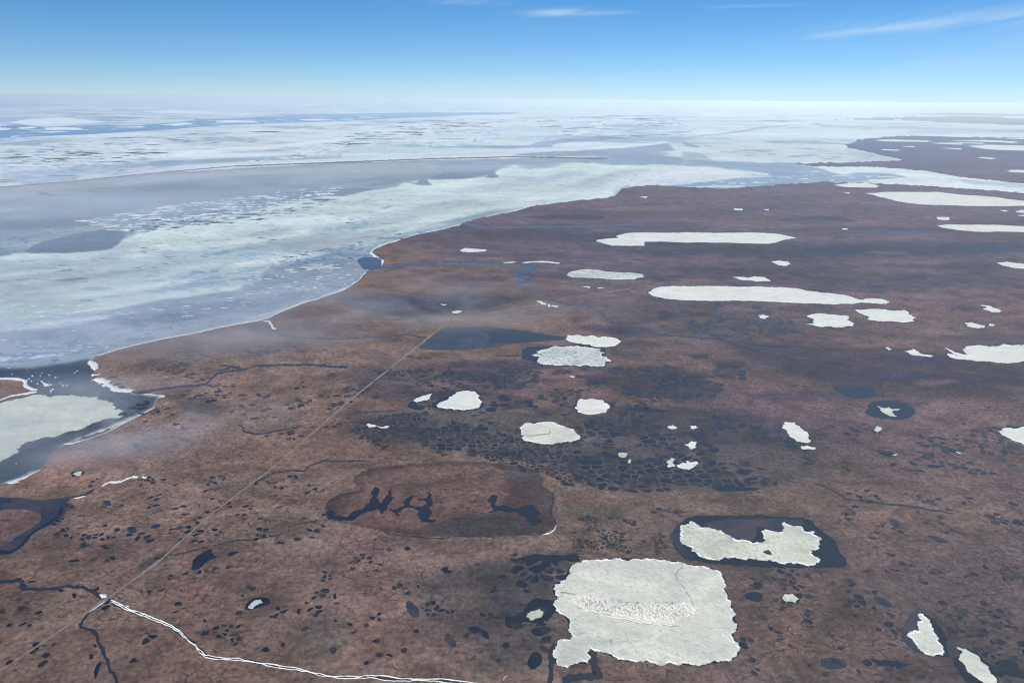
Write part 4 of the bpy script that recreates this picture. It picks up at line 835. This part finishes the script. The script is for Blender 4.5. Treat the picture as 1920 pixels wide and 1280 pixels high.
ICE_D = [
 ('very long flat white ice sheet tapering to a point on the right', R5, '-195,385 -165,365 -130,352 0,350 380,353 640,362 700,375 830,390 920,400 1000,425 1025,437 960,447 850,450 700,445 500,435 200,430 0,427 -100,418 -160,405', 1),
 ('little ice tail at the right tip of the very long ice sheet', R5, '985,437 1000,428 1050,418 1120,422 1160,435 1150,447 1060,443', 1),
 ('small plump lens of ice between two very long ice sheets', R5, '500,212 540,205 595,212 608,225 580,235 540,230', 1),
 ('thin fish-shaped ice sheet above the longest ice sheet', R5, '283,298 340,298 365,303 400,295 460,298 497,320 460,320 420,323 380,315 320,312', 1),
 ('oval ice sheet with a grey melted patch in its middle', R4, '1275,290 1300,265 1380,255 1450,258 1520,270 1620,272 1690,280 1705,295 1650,310 1500,308 1400,302 1300,298', 3),
 ('long white ice sheet with a stepped left end in the upper plain', R4, '1433,92 1500,82 1560,78 1545,68 1600,52 1700,48 1920,48 2200,50 2370,50 2480,60 2560,78 2480,92 2400,110 2300,108 2100,104 1920,102 1715,98 1705,122 1520,121 1460,103', 1),
 ('long narrow ice sheet cut by the right edge, below the longest far one', R5, '1430,8 1480,3 1700,5 1920,12 2100,25 1920,45 1650,42 1540,32 1460,20', 1),
 ('speck of ice left of the narrow ice sheet at the right edge', R5, '895,24 930,24 925,31 897,30', 1),
 ('cream ice sheet with pointed left end, right of the notched ice sheet', R5, '970,482 1100,477 1250,484 1270,505 1305,545 1230,552 1100,545 1040,530 1010,505', 1),
 ('hourglass-shaped white ice sheet notched on both sides', R5, '723,508 780,503 850,508 925,515 915,535 965,560 960,573 860,580 760,575 698,560 740,540', 1),
 ('tiny ice disc left of the hourglass-shaped ice sheet', R5, '422,512 450,508 485,523 460,535 432,525', 1),
 ('small slanting ice patch high on the right with a pointed tail', R5, '1673,455 1730,460 1795,487 1740,495 1700,480', 1),
 ('small bumpy strip of ice above the ragged ice sheet at the right edge', R5, '1585,555 1620,552 1700,570 1690,583 1640,582 1600,570', 1),
 ('very small ice speck right of the bumpy ice strip', R5, '1722,562 1750,562 1748,572 1725,570', 1),
 ('tiny round ice dot left of the tadpole-shaped ice patch', R5, '1140,697 1160,693 1175,703 1155,710', 1),
 ('tadpole-shaped ice patch with a thin tail to the right', R5, '1250,715 1300,700 1345,730 1405,738 1400,745 1340,740 1290,735', 1),
 ('large ragged ice sheet at the right edge with thin prongs on its left', R5, '1480,697 1540,725 1610,735 1595,690 1650,680 1730,690 1800,672 1920,676 2100,690 2150,730 2000,770 1880,778 1700,770 1600,762 1500,745 1490,728 1560,742', 1),
 ('jagged star-shaped remnant of ice inside a dark round lake', R5, '1095,1022 1130,1035 1155,1028 1180,1040 1225,1035 1215,1045 1175,1050 1205,1080 1160,1075 1120,1050', 2),
 ('ragged small ice sheet high at the right edge, tip to the left', R5, '1767,218 1820,212 1900,222 1920,225 2000,240 1920,250 1860,245 1800,232', 1),
 ('lens-shaped ice sheet with a darker seam just below the far lagoon shore', R2, '850,590 930,580 1030,580 1105,595 1090,605 900,600', 1),
 ('speck of ice left above the big far ice sheet', R2, '905,632 940,632 935,640', 1),
 ('longest far ice sheet, pointed at its left end, running off the right edge', R2, '1030,637 1150,630 1440,630 1560,645 1750,658 1920,680 2100,700 1920,707 1600,708 1330,698 1200,680 1100,655', 1),
 ('small ice lens above the narrow ice sheet at the right edge', R2, '1430,770 1500,772 1490,788 1435,783', 1),
 ('ice speck under the tail of the longest far ice sheet', R2, '1785,732 1825,733 1820,741', 1),
 ('upper of two small ice patches cut by the right edge', R2, '1873,738 1900,730 1960,735 1960,745 1890,745', 1),
 ('lower of two small ice patches cut by the right edge', R2, '1885,762 1940,758 1940,768', 1),
 ('left of two tiny ice dashes on the upper plain', R2, '290,722 335,724 335,732 295,731', 1),
 ('right of two tiny ice dashes on the upper plain', R2, '455,726 485,728 480,734', 1),
 ('thin ice bar at the right edge above the far lagoon band', R2, '1825,512 1840,506 1960,508 1960,521 1850,518', 1),
 ('broad distant ice sheet at the right edge of the far peninsula', R2, '1610,372 1700,366 1960,370 1960,398 1750,392 1660,382', 1),
 ('thin ice streak below the broad distant ice sheet', R2, '1660,437 1700,434 1765,442 1740,446', 1),
 ('short thin ice streak left of the broad distant ice sheet', R2, '1455,383 1560,384 1555,391', 1),
 ('narrow ice streak just below the far pointed ice bars', R2, '1395,357 1460,353 1580,358 1570,364', 1),
 ('long far ice bar near the top of the far peninsula, right one', R2, '1510,342 1700,338 1880,346 1870,357 1780,350', 1),
 ('faint ice dash tucked under the right far ice bar', R2, '1465,350 1700,354 1690,360', 1),
 ('long far ice bar near the top of the far peninsula, left one', R2, '1085,339 1200,336 1395,342 1380,348 1130,345', 1),
 ('short far ice dash under the left far ice bar', R2, '1235,374 1300,372 1295,378', 1),
 ('topmost far ice bar at the right edge', R2, '1810,330 1960,328 1960,334', 1),
 ('pale thin ice dash near the tip of the bright bay ice', R2, '1120,390 1220,393 1210,398 1130,395', 1),
 ('lone ice speck close to the far shore of the plain', R1, '1677,655 1725,655 1715,663', 1),
 ('lone narrow ice patch with a lumpy left end near the river mouth', R4, '668,145 700,135 815,143 812,152 720,157 680,155', 1),
 ('upper of two small ice specks on the blue flooded strip', R4, '558,450 595,450 575,457', 1),
 ('lower of two small ice specks on the blue flooded strip', R4, '625,492 650,486 680,489 660,500 630,500', 1),
 ('broken ice fleck left of its twin below the melted oval ice sheet', R4, '1355,350 1400,350 1395,360', 1),
 ('slim ice fleck right of its twin below the melted oval ice sheet', R4, '1440,357 1480,358 1450,363', 1),
 ('small ice drop under the honeycombed grey ice sheet', R4, '1280,855 1320,855 1300,863', 1),
 ('small wriggling ice patch in the dark polygon field by the trail', S1, '533,38 560,40 590,50 635,48 620,55 560,52', 1),
 ('tiny ice patch, left of two above the round one', S2, '748,48 775,42 790,58 765,62', 1),
 ('tiny ice patch, right of two above the round one', S2, '855,45 880,45 895,55 870,65', 1),
 ('small round ice patch in the dark polygon field', S2, '828,135 860,118 888,125 885,150 865,158 845,142', 1),
 ('crumbled little ice patch on dark polygon pools', S2, '513,175 550,175 545,195 530,198', 2),
 ('crumb of ice beside the crumbled little ice patch', S2, '560,208 572,205 570,222 556,224', 2),
 ('hooked left piece of the broken ice in the polygon pools', S2, '745,240 770,200 785,205 770,225 785,240 750,245', 2),
 ('larger right piece of the broken ice in the polygon pools', S2, '790,235 840,225 845,212 855,222 880,215 895,228 870,245 845,256 800,245', 1),
 ('small ice patch on dark water left of the largest ice sheet', S2, '68,960 90,935 130,922 150,935 130,965 95,978', 2),
 ('slanting pear-shaped ice sheet right of the polygon field', S3, '128,30 180,30 210,55 245,85 258,115 235,128 190,120 150,85', 1),
 ('small ice sheet just under the pear-shaped one', S3, '208,145 240,138 280,150 270,160 220,158', 1),
 ('smooth pointed ice sheet cut by the right edge at mid height', S3, '1158,72 1200,55 1280,50 1400,60 1400,150 1280,135 1210,105', 1),
 ('small rubbly ice patch right of the largest ice sheet', S3, '118,870 130,852 170,852 200,875 185,895 140,890', 2),
 ('tiny crumbling ice fleck beside a dark pond below the star remnant', S3, '560,65 575,45 600,65 575,80', 2),
 ('arrowhead-shaped ice sheet in a dark lake at lower right', D8, '295,515 340,465 460,455 465,410 440,370 450,240 490,215 530,235 570,275 640,360 665,420 720,530 745,570 735,610 800,670 820,760 800,795 730,780 620,795 540,765 450,690 430,650 380,590 310,530', 0),
 ('long slanting ice sheet in the lower right corner', D8, '985,680 1050,700 1110,700 1200,760 1300,820 1340,890 1430,950 1480,1060 1530,1110 1540,1200 1530,1300 1450,1260 1380,1182 1300,1130 1200,1060 1130,990 1090,910 1020,830 1050,770 1060,730', 0),
 ('melting ice remnant in the dark pond above the snowy stream', S0, '1190,915 1205,895 1250,878 1262,892 1230,905 1215,922', 3),
 ('melting ice fleck in the small pond near the left estuary', S0, '350,276 375,266 395,268 390,283 360,285', 3),
]
MI = (M_ICE, M_WHITE, M_RUB, M_ROT)
for lab, k, s, m_ in ICE_D:
    q = C(k, s); far = q[:, 1].mean() < 560
    ice(lab, q, MI[m_], rough=.1 if far else .22, thick=.55 if not far else .8)
# ice in the estuary
ice('large dull yellow-grey ice field filling the estuary at the left edge', C(D6, '-300,500 0,470 150,425 380,392 600,400 800,410 930,440 1040,490 1130,550 1110,600 950,620 830,670 740,710 600,740 450,780 300,820 160,900 100,960 0,1010 -300,1040'), M_INLET, z=0.05, thick=.4, rough=.3, group='ice in the estuary', name='ice_field')
fl = [(300, 218, 16), (370, 218, 12), (385, 190, 9), (455, 210, 12), (510, 232, 14), (290, 268, 14), (345, 290, 16), (385, 268, 22), (405, 285, 24), (430, 300, 40), (470, 300, 18), (355, 255, 9), (325, 250, 8), (555, 285, 9), (580, 307, 16), (610, 310, 10), (628, 298, 9), (690, 190, 12), (712, 172, 12), (485, 345, 30), (468, 370, 14), (270, 245, 14), (245, 258, 18), (475, 175, 8), (110, 203, 10), (150, 1025, 8), (540, 230, 6), (250, 160, 7), (410, 250, 9), (450, 272, 8)]
for i, (x, y, s) in enumerate(fl):
    t = np.linspace(0, 6.28, 8)[:-1]; rr = np.array([rng.uniform(.55, 1.1) for _ in t])
    q = np.stack([x + np.cos(t) * s * .75 * rr, y + np.sin(t) * s * .36 * rr - (np.cos(t) * s * .35 if i == 19 else 0)], 1) / 4.922 + np.array([0, 660])
    lab = 'small white ice floe drifting on the dark estuary mouth'
    if y < 236: lab = 'small white ice floe in the loose line across the upper estuary mouth'
    elif x > 500: lab = 'small white ice floe on open dark water right of the floe cluster'
    elif y < 310: lab = 'small white ice floe packed in the cluster beside the estuary spit'
    if x > 680: lab = 'small white ice floe close to the snowy right shore of the estuary'
    if s >= 40: lab = 'longest small floe in the cluster by the estuary spit'
    if i == 19: lab = 'slanting small floe just above the estuary ice field'
    if i == 25: lab = 'lone tiny floe on the dark water at the lower end of the estuary'
    ice(lab, q, M_SNOW, z=.05, thick=.5, rough=.2, cat='ice floe', name='ice_floe', group='small floes on the estuary', inner=False)
# far floes in the open leads
FARF = [('broad white floe above the blue lead, near the left edge', '60,235 150,222 290,216 420,220 470,228 560,230 600,238 420,248 200,252 130,250 90,244'),
 ('small floe in the blue lead at far left, lowest', '55,316 100,314 115,318 60,321'), ('ragged floe pair on the blue lead near the left edge', '100,268 180,262 210,268 130,276'),
 ('slim upper floe inside the blue lead', '240,272 330,264 460,272 440,280 270,282'), ('slim lower floe inside the blue lead', '190,294 310,288 400,291 300,297'),
 ('short bright floe mid-way along the blue lead', '720,264 800,262 805,267 725,268'), ('long floe with pointed ends in the wide part of the blue lead', '1220,232 1290,226 1430,230 1460,240 1340,240 1230,240'),
 ('narrow floe at the lower rim of the blue lead', '1680,222 1780,219 1890,224 1800,229 1700,228'), ('lens floe left of the wide part of the blue lead', '900,252 1040,240 1100,250 980,256'),
 ('bright long floe above the lead, centre left', '800,178 960,168 1250,180 1200,190 980,188 860,184'), ('long thin far floe below the horizon at left', '1230,130 1400,128 1700,134 1900,138 1700,140 1400,136'),
 ('short pale floe under the horizon near the left edge', '520,165 580,160 640,165 600,170'), ('left-edge floe in the blue lead', '-60,272 0,268 60,272 40,282 -60,284')]
for lab, s in FARF: ice(lab, C(R0, s), M_FLOE, z=.3, thick=1.0, rough=.08, cat='ice floe', name='ice_floe', group='floes in the open leads', inner=False)

# floes and leads too many and too small to count
M_SLUSH = water_material('slush_water', (0.46, 0.57, 0.64), (0.62, 0.72, 0.76), 1 / 500, 0.4)
M_SLATE = water_material('grey_lagoon_water', (0.13, 0.17, 0.24), (0.20, 0.25, 0.31), 1 / 200, 0.35)
def scatter(name, poly, n, w0, w1, t0, t1, mat, z, seed, power=2.5, clump=.5):
    r_ = np.random.RandomState(seed); poly = np.asarray(poly); x0, y0 = poly.min(0); x1, y1 = poly.max(0); vv, ff = [], []; k = 0; tries = 0
    while k < n and tries < n * 60:
        tries += 1; x, y = r_.uniform(x0, x1), r_.uniform(y0, y1)
        if sdist(np.array([x]), np.array([y]), poly)[0] < 0: continue
        c = px2w([[x, y]])[0]
        if fbm(np.array([c[0] / 1500.]), np.array([c[1] / 3000. + seed]), 3)[0] < clump: continue
        k += 1; R = slant(c); w_ = (w0 + (w1 - w0) * r_.rand() ** power) * R / FPX / 2; d_ = r_.uniform(t0, t1) * R * R / CAM_H / FPX / 2
        m = r_.randint(7, 12); t = np.linspace(0, 2 * math.pi, m, endpoint=False) + r_.uniform(0, .6); q = r_.uniform(.55, 1.15, m)
        px_, py_ = np.cos(t) * w_ * q, np.sin(t) * d_ * q; sh = r_.uniform(-.5, .9) * w_ / max(d_, 1)
        b = len(vv); vv += [(c[0] + px_[i], c[1] + py_[i] + px_[i] * .35 * d_ / w_, z) for i in range(m)]; ff.append(tuple(range(b, b + m)))
    link(name, mesh(name, vv, ff), mat, kind='stuff')
ZA = C(R0, '0,400 600,330 1200,280 1920,245 1920,430 1200,470 600,520 0,585')
ZBp = C(R1, '0,250 800,215 1920,190 1920,325 1300,318 900,370 0,440')
scatter('slushy_leads', ZA, 300, 8, 70, .5, 2.2, M_SLUSH, .30, 1)
scatter('loose_floes', ZA, 260, 8, 90, .6, 2.4, M_FLOE, .60, 2)
scatter('slushy_leads', ZBp, 300, 10, 90, .4, 2.0, M_SLUSH, .30, 3)
scatter('loose_floes', ZBp, 260, 10, 110, .6, 2.2, M_FLOE, .60, 4)
scatter('slushy_leads', C(R0, '0,120 1920,118 5600,130 3600,175 1920,185 1300,200 900,240 0,250'), 260, 20, 160, .4, 1.4, M_SLUSH, .30, 5)
scatter('loose_floes', C(R0, '0,120 1920,118 5600,130 3600,175 1920,185 1300,200 900,240 0,250'), 260, 12, 130, .5, 1.5, M_FLOE, .60, 6)
scatter('loose_floes', C(R0, '0,268 600,256 1100,226 1920,196 2600,185 1920,228 1000,270 0,320'), 90, 4, 40, .4, 1.2, M_FLOE, .60, 7, clump=.3)
scatter('slushy_leads', C(R2, '-300,180 900,190 700,245 300,280 0,320 -300,330'), 140, 10, 90, .4, 1.6, M_SLUSH, .30, 8)
scatter('loose_floes', C(R0, '450,790 650,760 850,715 1180,680 1400,650 1700,615 1920,600 1920,650 1700,680 1300,780 1000,830 700,860 600,830'), 230, 4, 44, .6, 2.8, M_FLOE, .55, 9, clump=.35)
scatter('grey_pools', C(R0, '600,820 900,800 1300,770 1700,690 1920,650 1920,680 1500,780 1200,820 800,860'), 90, 6, 50, .8, 3.0, M_SLATE, .35, 10, clump=.35)
scatter('loose_floes', C(P, '470,520 560,500 680,490 684,506 640,540 540,560 420,585 300,600 420,560'), 90, 2, 22, .6, 1.8, M_FLOE, .55, 11, clump=.4)
scatter('grey_pools', C(P, '480,490 640,460 780,430 980,388 1100,372 980,392 860,425 740,450 690,480 560,510'), 200, 3, 16, .6, 2.0, M_SLATE, .35, 12, clump=.4)
scatter('loose_floes', C(P, '0,570 200,560 430,555 600,530 560,560 300,600 0,620'), 70, 2.5, 22, .5, 1.6, M_FLOE, .55, 13, clump=.45)
scatter('loose_floes', C(P, '0,625 200,610 420,600 300,630 180,660 60,690 0,690'), 45, 2.5, 12, .5, 1.4, M_FLOE, .55, 14, clump=.42)
scatter('grey_pools', C(P, '300,430 600,385 900,345 1250,325 1050,370 700,420 400,480 200,520'), 120, 3, 22, .5, 1.6, M_SLATE, .35, 15, clump=.52)
scatter('loose_floes', C(P, '1290,330 1500,318 1640,318 1700,338 1500,343 1300,349'), 50, 6, 50, .5, 1.4, M_FLOE, .55, 16, clump=.4)

# ------------------------------------------------------------------ snow banks
ice('scattered white snow patch, left end of the chain beside the creek bend', C(R4, '1100,433 1120,432 1135,440 1155,447 1150,453 1125,448'), M_SNOW, cat='snow patch', name='snow_patch', group='snow patches by the creek bend')
ice('scattered white snow patch, middle of the chain beside the creek bend', C(R4, '1160,452 1175,450 1182,462 1165,466'), M_SNOW, cat='snow patch', name='snow_patch', group='snow patches by the creek bend')
ice('scattered white snow patch, right end of the chain beside the creek bend', C(R4, '1182,458 1195,455 1205,460 1218,458 1212,468 1200,464'), M_SNOW, cat='snow patch', name='snow_patch', group='snow patches by the creek bend')
coast = lambda s: C(P, s)
snow('long thin snow line along the coast between the estuary and the creek mouth', coast('181,667 215,656.5 270,642.5 350,627 420,612 470,603 492,599.5'), 2.6, z=1.0, rough=.03)
snow('thin snow line along the coast from the creek mouth to the river mouth', coast('498,599 540,579 590,562 640,545 665,530 681,515 687,510'), 2.8, z=1.0, rough=.05)
snow('hook-shaped white snow bank round the bay of the river mouth', coast('716,498 718,490 706,482 697,476 699,468 715,460 752,449'), 3.4, z=1.4, rough=.05)
snow('faint snow line on the coast beyond the hook-shaped bank', coast('756,447 780,439.5 830,430 862,421'), 1.6, z=1.2, rough=.03)
snow('faint broken snow line on the farthest coast stretch', coast('905,409 930,402 965,396 995,386 1040,381'), 1.6, z=1.2, rough=.03)
snow('snow wedge dropping from the coast corner to the estuary', C(R3, '505,768 520,785 530,800 537,822'), 5.5, rough=.08, z=1.6)
snow('short snow spur pointing inland from the wedge', C(R3, '533,790 545,793 556,791'), 2.2, rough=.05)
snow('thin T-shaped snow streak on the estuary shore', C(R3, '522,842 526,856'), 4, rough=.05); snow('thin level snow streak on the estuary shore', C(R3, '526,850 545,848 566,845'), 2.0, rough=.05)
snow('thick bright snow bank along the right shore of the estuary', C(R3, '540,868 570,880 600,895 622,915 650,930 690,934 742,943'), 8, z=1.5, rough=.07, wvar=.35, berm=1.6)
snow('snow rim on the upper side of the left peninsula', C(R3, '-60,872 0,868 90,870 135,880 146,892 140,905 160,918 185,930 212,933'), 3.4, z=1.4, rough=.05)
snow('snow rim on the lower side of the left peninsula', C(R3, '-60,1025 0,990 60,965 130,954 210,943'), 4.6, z=1.4, rough=.05)
snow('long curved snow bank along the lower shore of the estuary', C(S0, '745,-42 700,-20 660,0 600,30 520,75 430,108 350,130 305,134'), 3.2, z=1.5, rough=.03)
snow('short snow streak on the shore at the lower end of the estuary', C(S0, '38,322 60,320 92,315'), 2.6, z=1.5, rough=.03)
snow('wavy snow bank beside the creek under the estuary', C(S0, '483,340 505,325 530,315 580,314 610,300 640,290 662,295'), 4.0, rough=.08)
snow('small crossed snow scrap at the end of the wavy bank', C(S0, '685,288 698,296 708,290 700,300'), 3.2, rough=.1)
snow('thin broken snow streak beside the stream junction', C(S0, '358,393 380,390 412,382'), 2.4, rough=.08, gaps=.1)
snow('white snow clump where the trail meets the stream', C(S0, '480,855 495,860 512,868'), 6, rough=.05)
snow('snow streak on the trail below the stream crossing', C(S0, '522,876 480,905 450,925 428,942'), 2.6, rough=.0)
snow('little snow dot above the near end of the snowy stream', C(S0, '604,912 612,910 620,914'), 3, rough=.0)
off = lambda a_, dy: a_ + np.array([0, dy])
i0 = 11
UP = off(ST2[i0 - 1:], -1.6); DN = off(ST2[i0 - 1:], 2.4)
snow('white snow line along the upper bank of the winding lower stream', UP, 1.3, rough=.06, wvar=.95, z=ZL + .3)
snow('white snow line along the lower bank of the winding lower stream', DN, .9, rough=.06, wvar=.95, z=ZL + .3)
snow('bright crescent of snow at the lower right corner of the drained lake', C(D3, '1850,558 1838,592 1800,620 1745,636'), 2.6, rough=.04)
snow('left snow drift along the straight river reach', C(R4, '910,218 945,216 980,213'), 2.6, rough=.03)
snow('long curved snow drift along the straight river reach', C(R4, '1020,218 1070,213 1120,212 1180,215 1230,222'), 2.8, rough=.03)
snow('small snow squiggle where the creek meets the coast', C(R3, '1478,542 1515,548 1520,560 1530,572 1552,592'), 2.6, rough=.08)
snow('fine snow thread at the bottom edge right of the stream', C(S1, '1185,1270 1195,1250 1208,1246'), 2, rough=.05)
snow('thin snow streak beside the small pond, mid right', C(S3, '650,186 672,184'), 2, rough=.0)
snow('thin snow streak at the end of the slender pond on the right', C(S3, '955,172 978,178'), 2, rough=.0)

# ------------------------------------------------------------------ air
def box(name, x0, y0, z0, x1, y1, z1):
    v = [(x, y, z) for z in (z0, z1) for y in (y0, y1) for x in (x0, x1)]
    return mesh(name, v, [(0, 2, 3, 1), (4, 5, 7, 6), (0, 1, 5, 4), (2, 6, 7, 3), (0, 4, 6, 2), (1, 3, 7, 5)])
mh = bpy.data.materials.new('haze_air'); mh.use_nodes = True; nt = mh.node_tree; nt.nodes.clear()
pv = nt.nodes.new('ShaderNodeVolumePrincipled'); mo = nt.nodes.new('ShaderNodeOutputMaterial'); nt.links.new(pv.outputs[0], mo.inputs['Volume'])
pv.inputs['Color'].default_value = (0.83, 0.93, 0.96, 1); pv.inputs['Density'].default_value = 3.0e-5; pv.inputs['Anisotropy'].default_value = -0.45
link('haze', box('haze', -420000, -3000, -2.5, 420000, 410000, 604), mh, kind='stuff')
def mist(name, poly, z0, z1, dens, lo, hi, sc, stretch, edge, seed=0.0):
    """a low bank of drifting fog: its own body of air over the ground"""
    w_ = px2w(poly, z0); x0, y0 = w_.min(0); x1, y1 = w_.max(0); cx_, cy_ = (x0 + x1) / 2, (y0 + y1) / 2; rx, ry = (x1 - x0) / 2, (y1 - y0) / 2
    m = bpy.data.materials.new(name); m.use_nodes = True; nt = m.node_tree; nt.nodes.clear()
    nd = lambda t, **k: (lambda n: ([setattr(n, a, b) for a, b in k.items()], n)[1])(nt.nodes.new(t))
    pv = nd('ShaderNodeVolumePrincipled'); mo = nd('ShaderNodeOutputMaterial'); nt.links.new(pv.outputs[0], mo.inputs['Volume'])
    pv.inputs['Color'].default_value = (0.93, 0.95, 1.0, 1)
    co = nd('ShaderNodeTexCoord').outputs['Object']
    n = noise(nt, nd, co, 1 / sc, 6, 0.62, 0.8, stretch)
    f = rng_(nt, nd, n, lo, hi)
    g = nd('ShaderNodeMapping', vector_type='TEXTURE'); g.inputs['Scale'].default_value = (rx, ry, 1)
    nt.links.new(co, g.inputs[0])
    sp = nd('ShaderNodeSeparateXYZ'); nt.links.new(g.outputs[0], sp.inputs[0])
    r2 = mth(nt, nd, 'ADD', mth(nt, nd, 'POWER', sp.outputs[0], 2.0), mth(nt, nd, 'POWER', mth(nt, nd, 'ABSOLUTE', sp.outputs[1], 0.0), 2.0))
    e = rng_(nt, nd, r2, 1.0, edge)
    nt.links.new(mth(nt, nd, 'MULTIPLY', mth(nt, nd, 'MULTIPLY', f, e), dens), pv.inputs['Density'])
    o = link(name, box(name, -rx, -ry, 0, rx, ry, z1 - z0), m, kind='stuff'); o.location = (cx_, cy_, z0); return o
MIST = True
if MIST:
    mist('drifting_mist', C(P, '-150,560 760,545 740,690 -200,705'), 6, 70, 0.0085, 0.42, 0.70, 420, (.35, 1, 1, -.35), 0.1)
    mist('drifting_mist', C(P, '-120,720 470,720 500,880 -150,915'), 6, 50, 0.0100, 0.46, 0.68, 170, (.6, 1, 1, -.3), 0.1)
    mist('drifting_mist', C(P, '480,535 1180,540 1190,620 440,640'), 6, 60, 0.0045, 0.46, 0.70, 200, (.5, 1, 1, .0), 0.1)
    mist('drifting_mist', C(P, '-300,330 700,310 600,500 -400,560'), 6, 90, 0.0012, 0.40, 0.64, 900, (.5, 1, 1, -.4), 0.1)
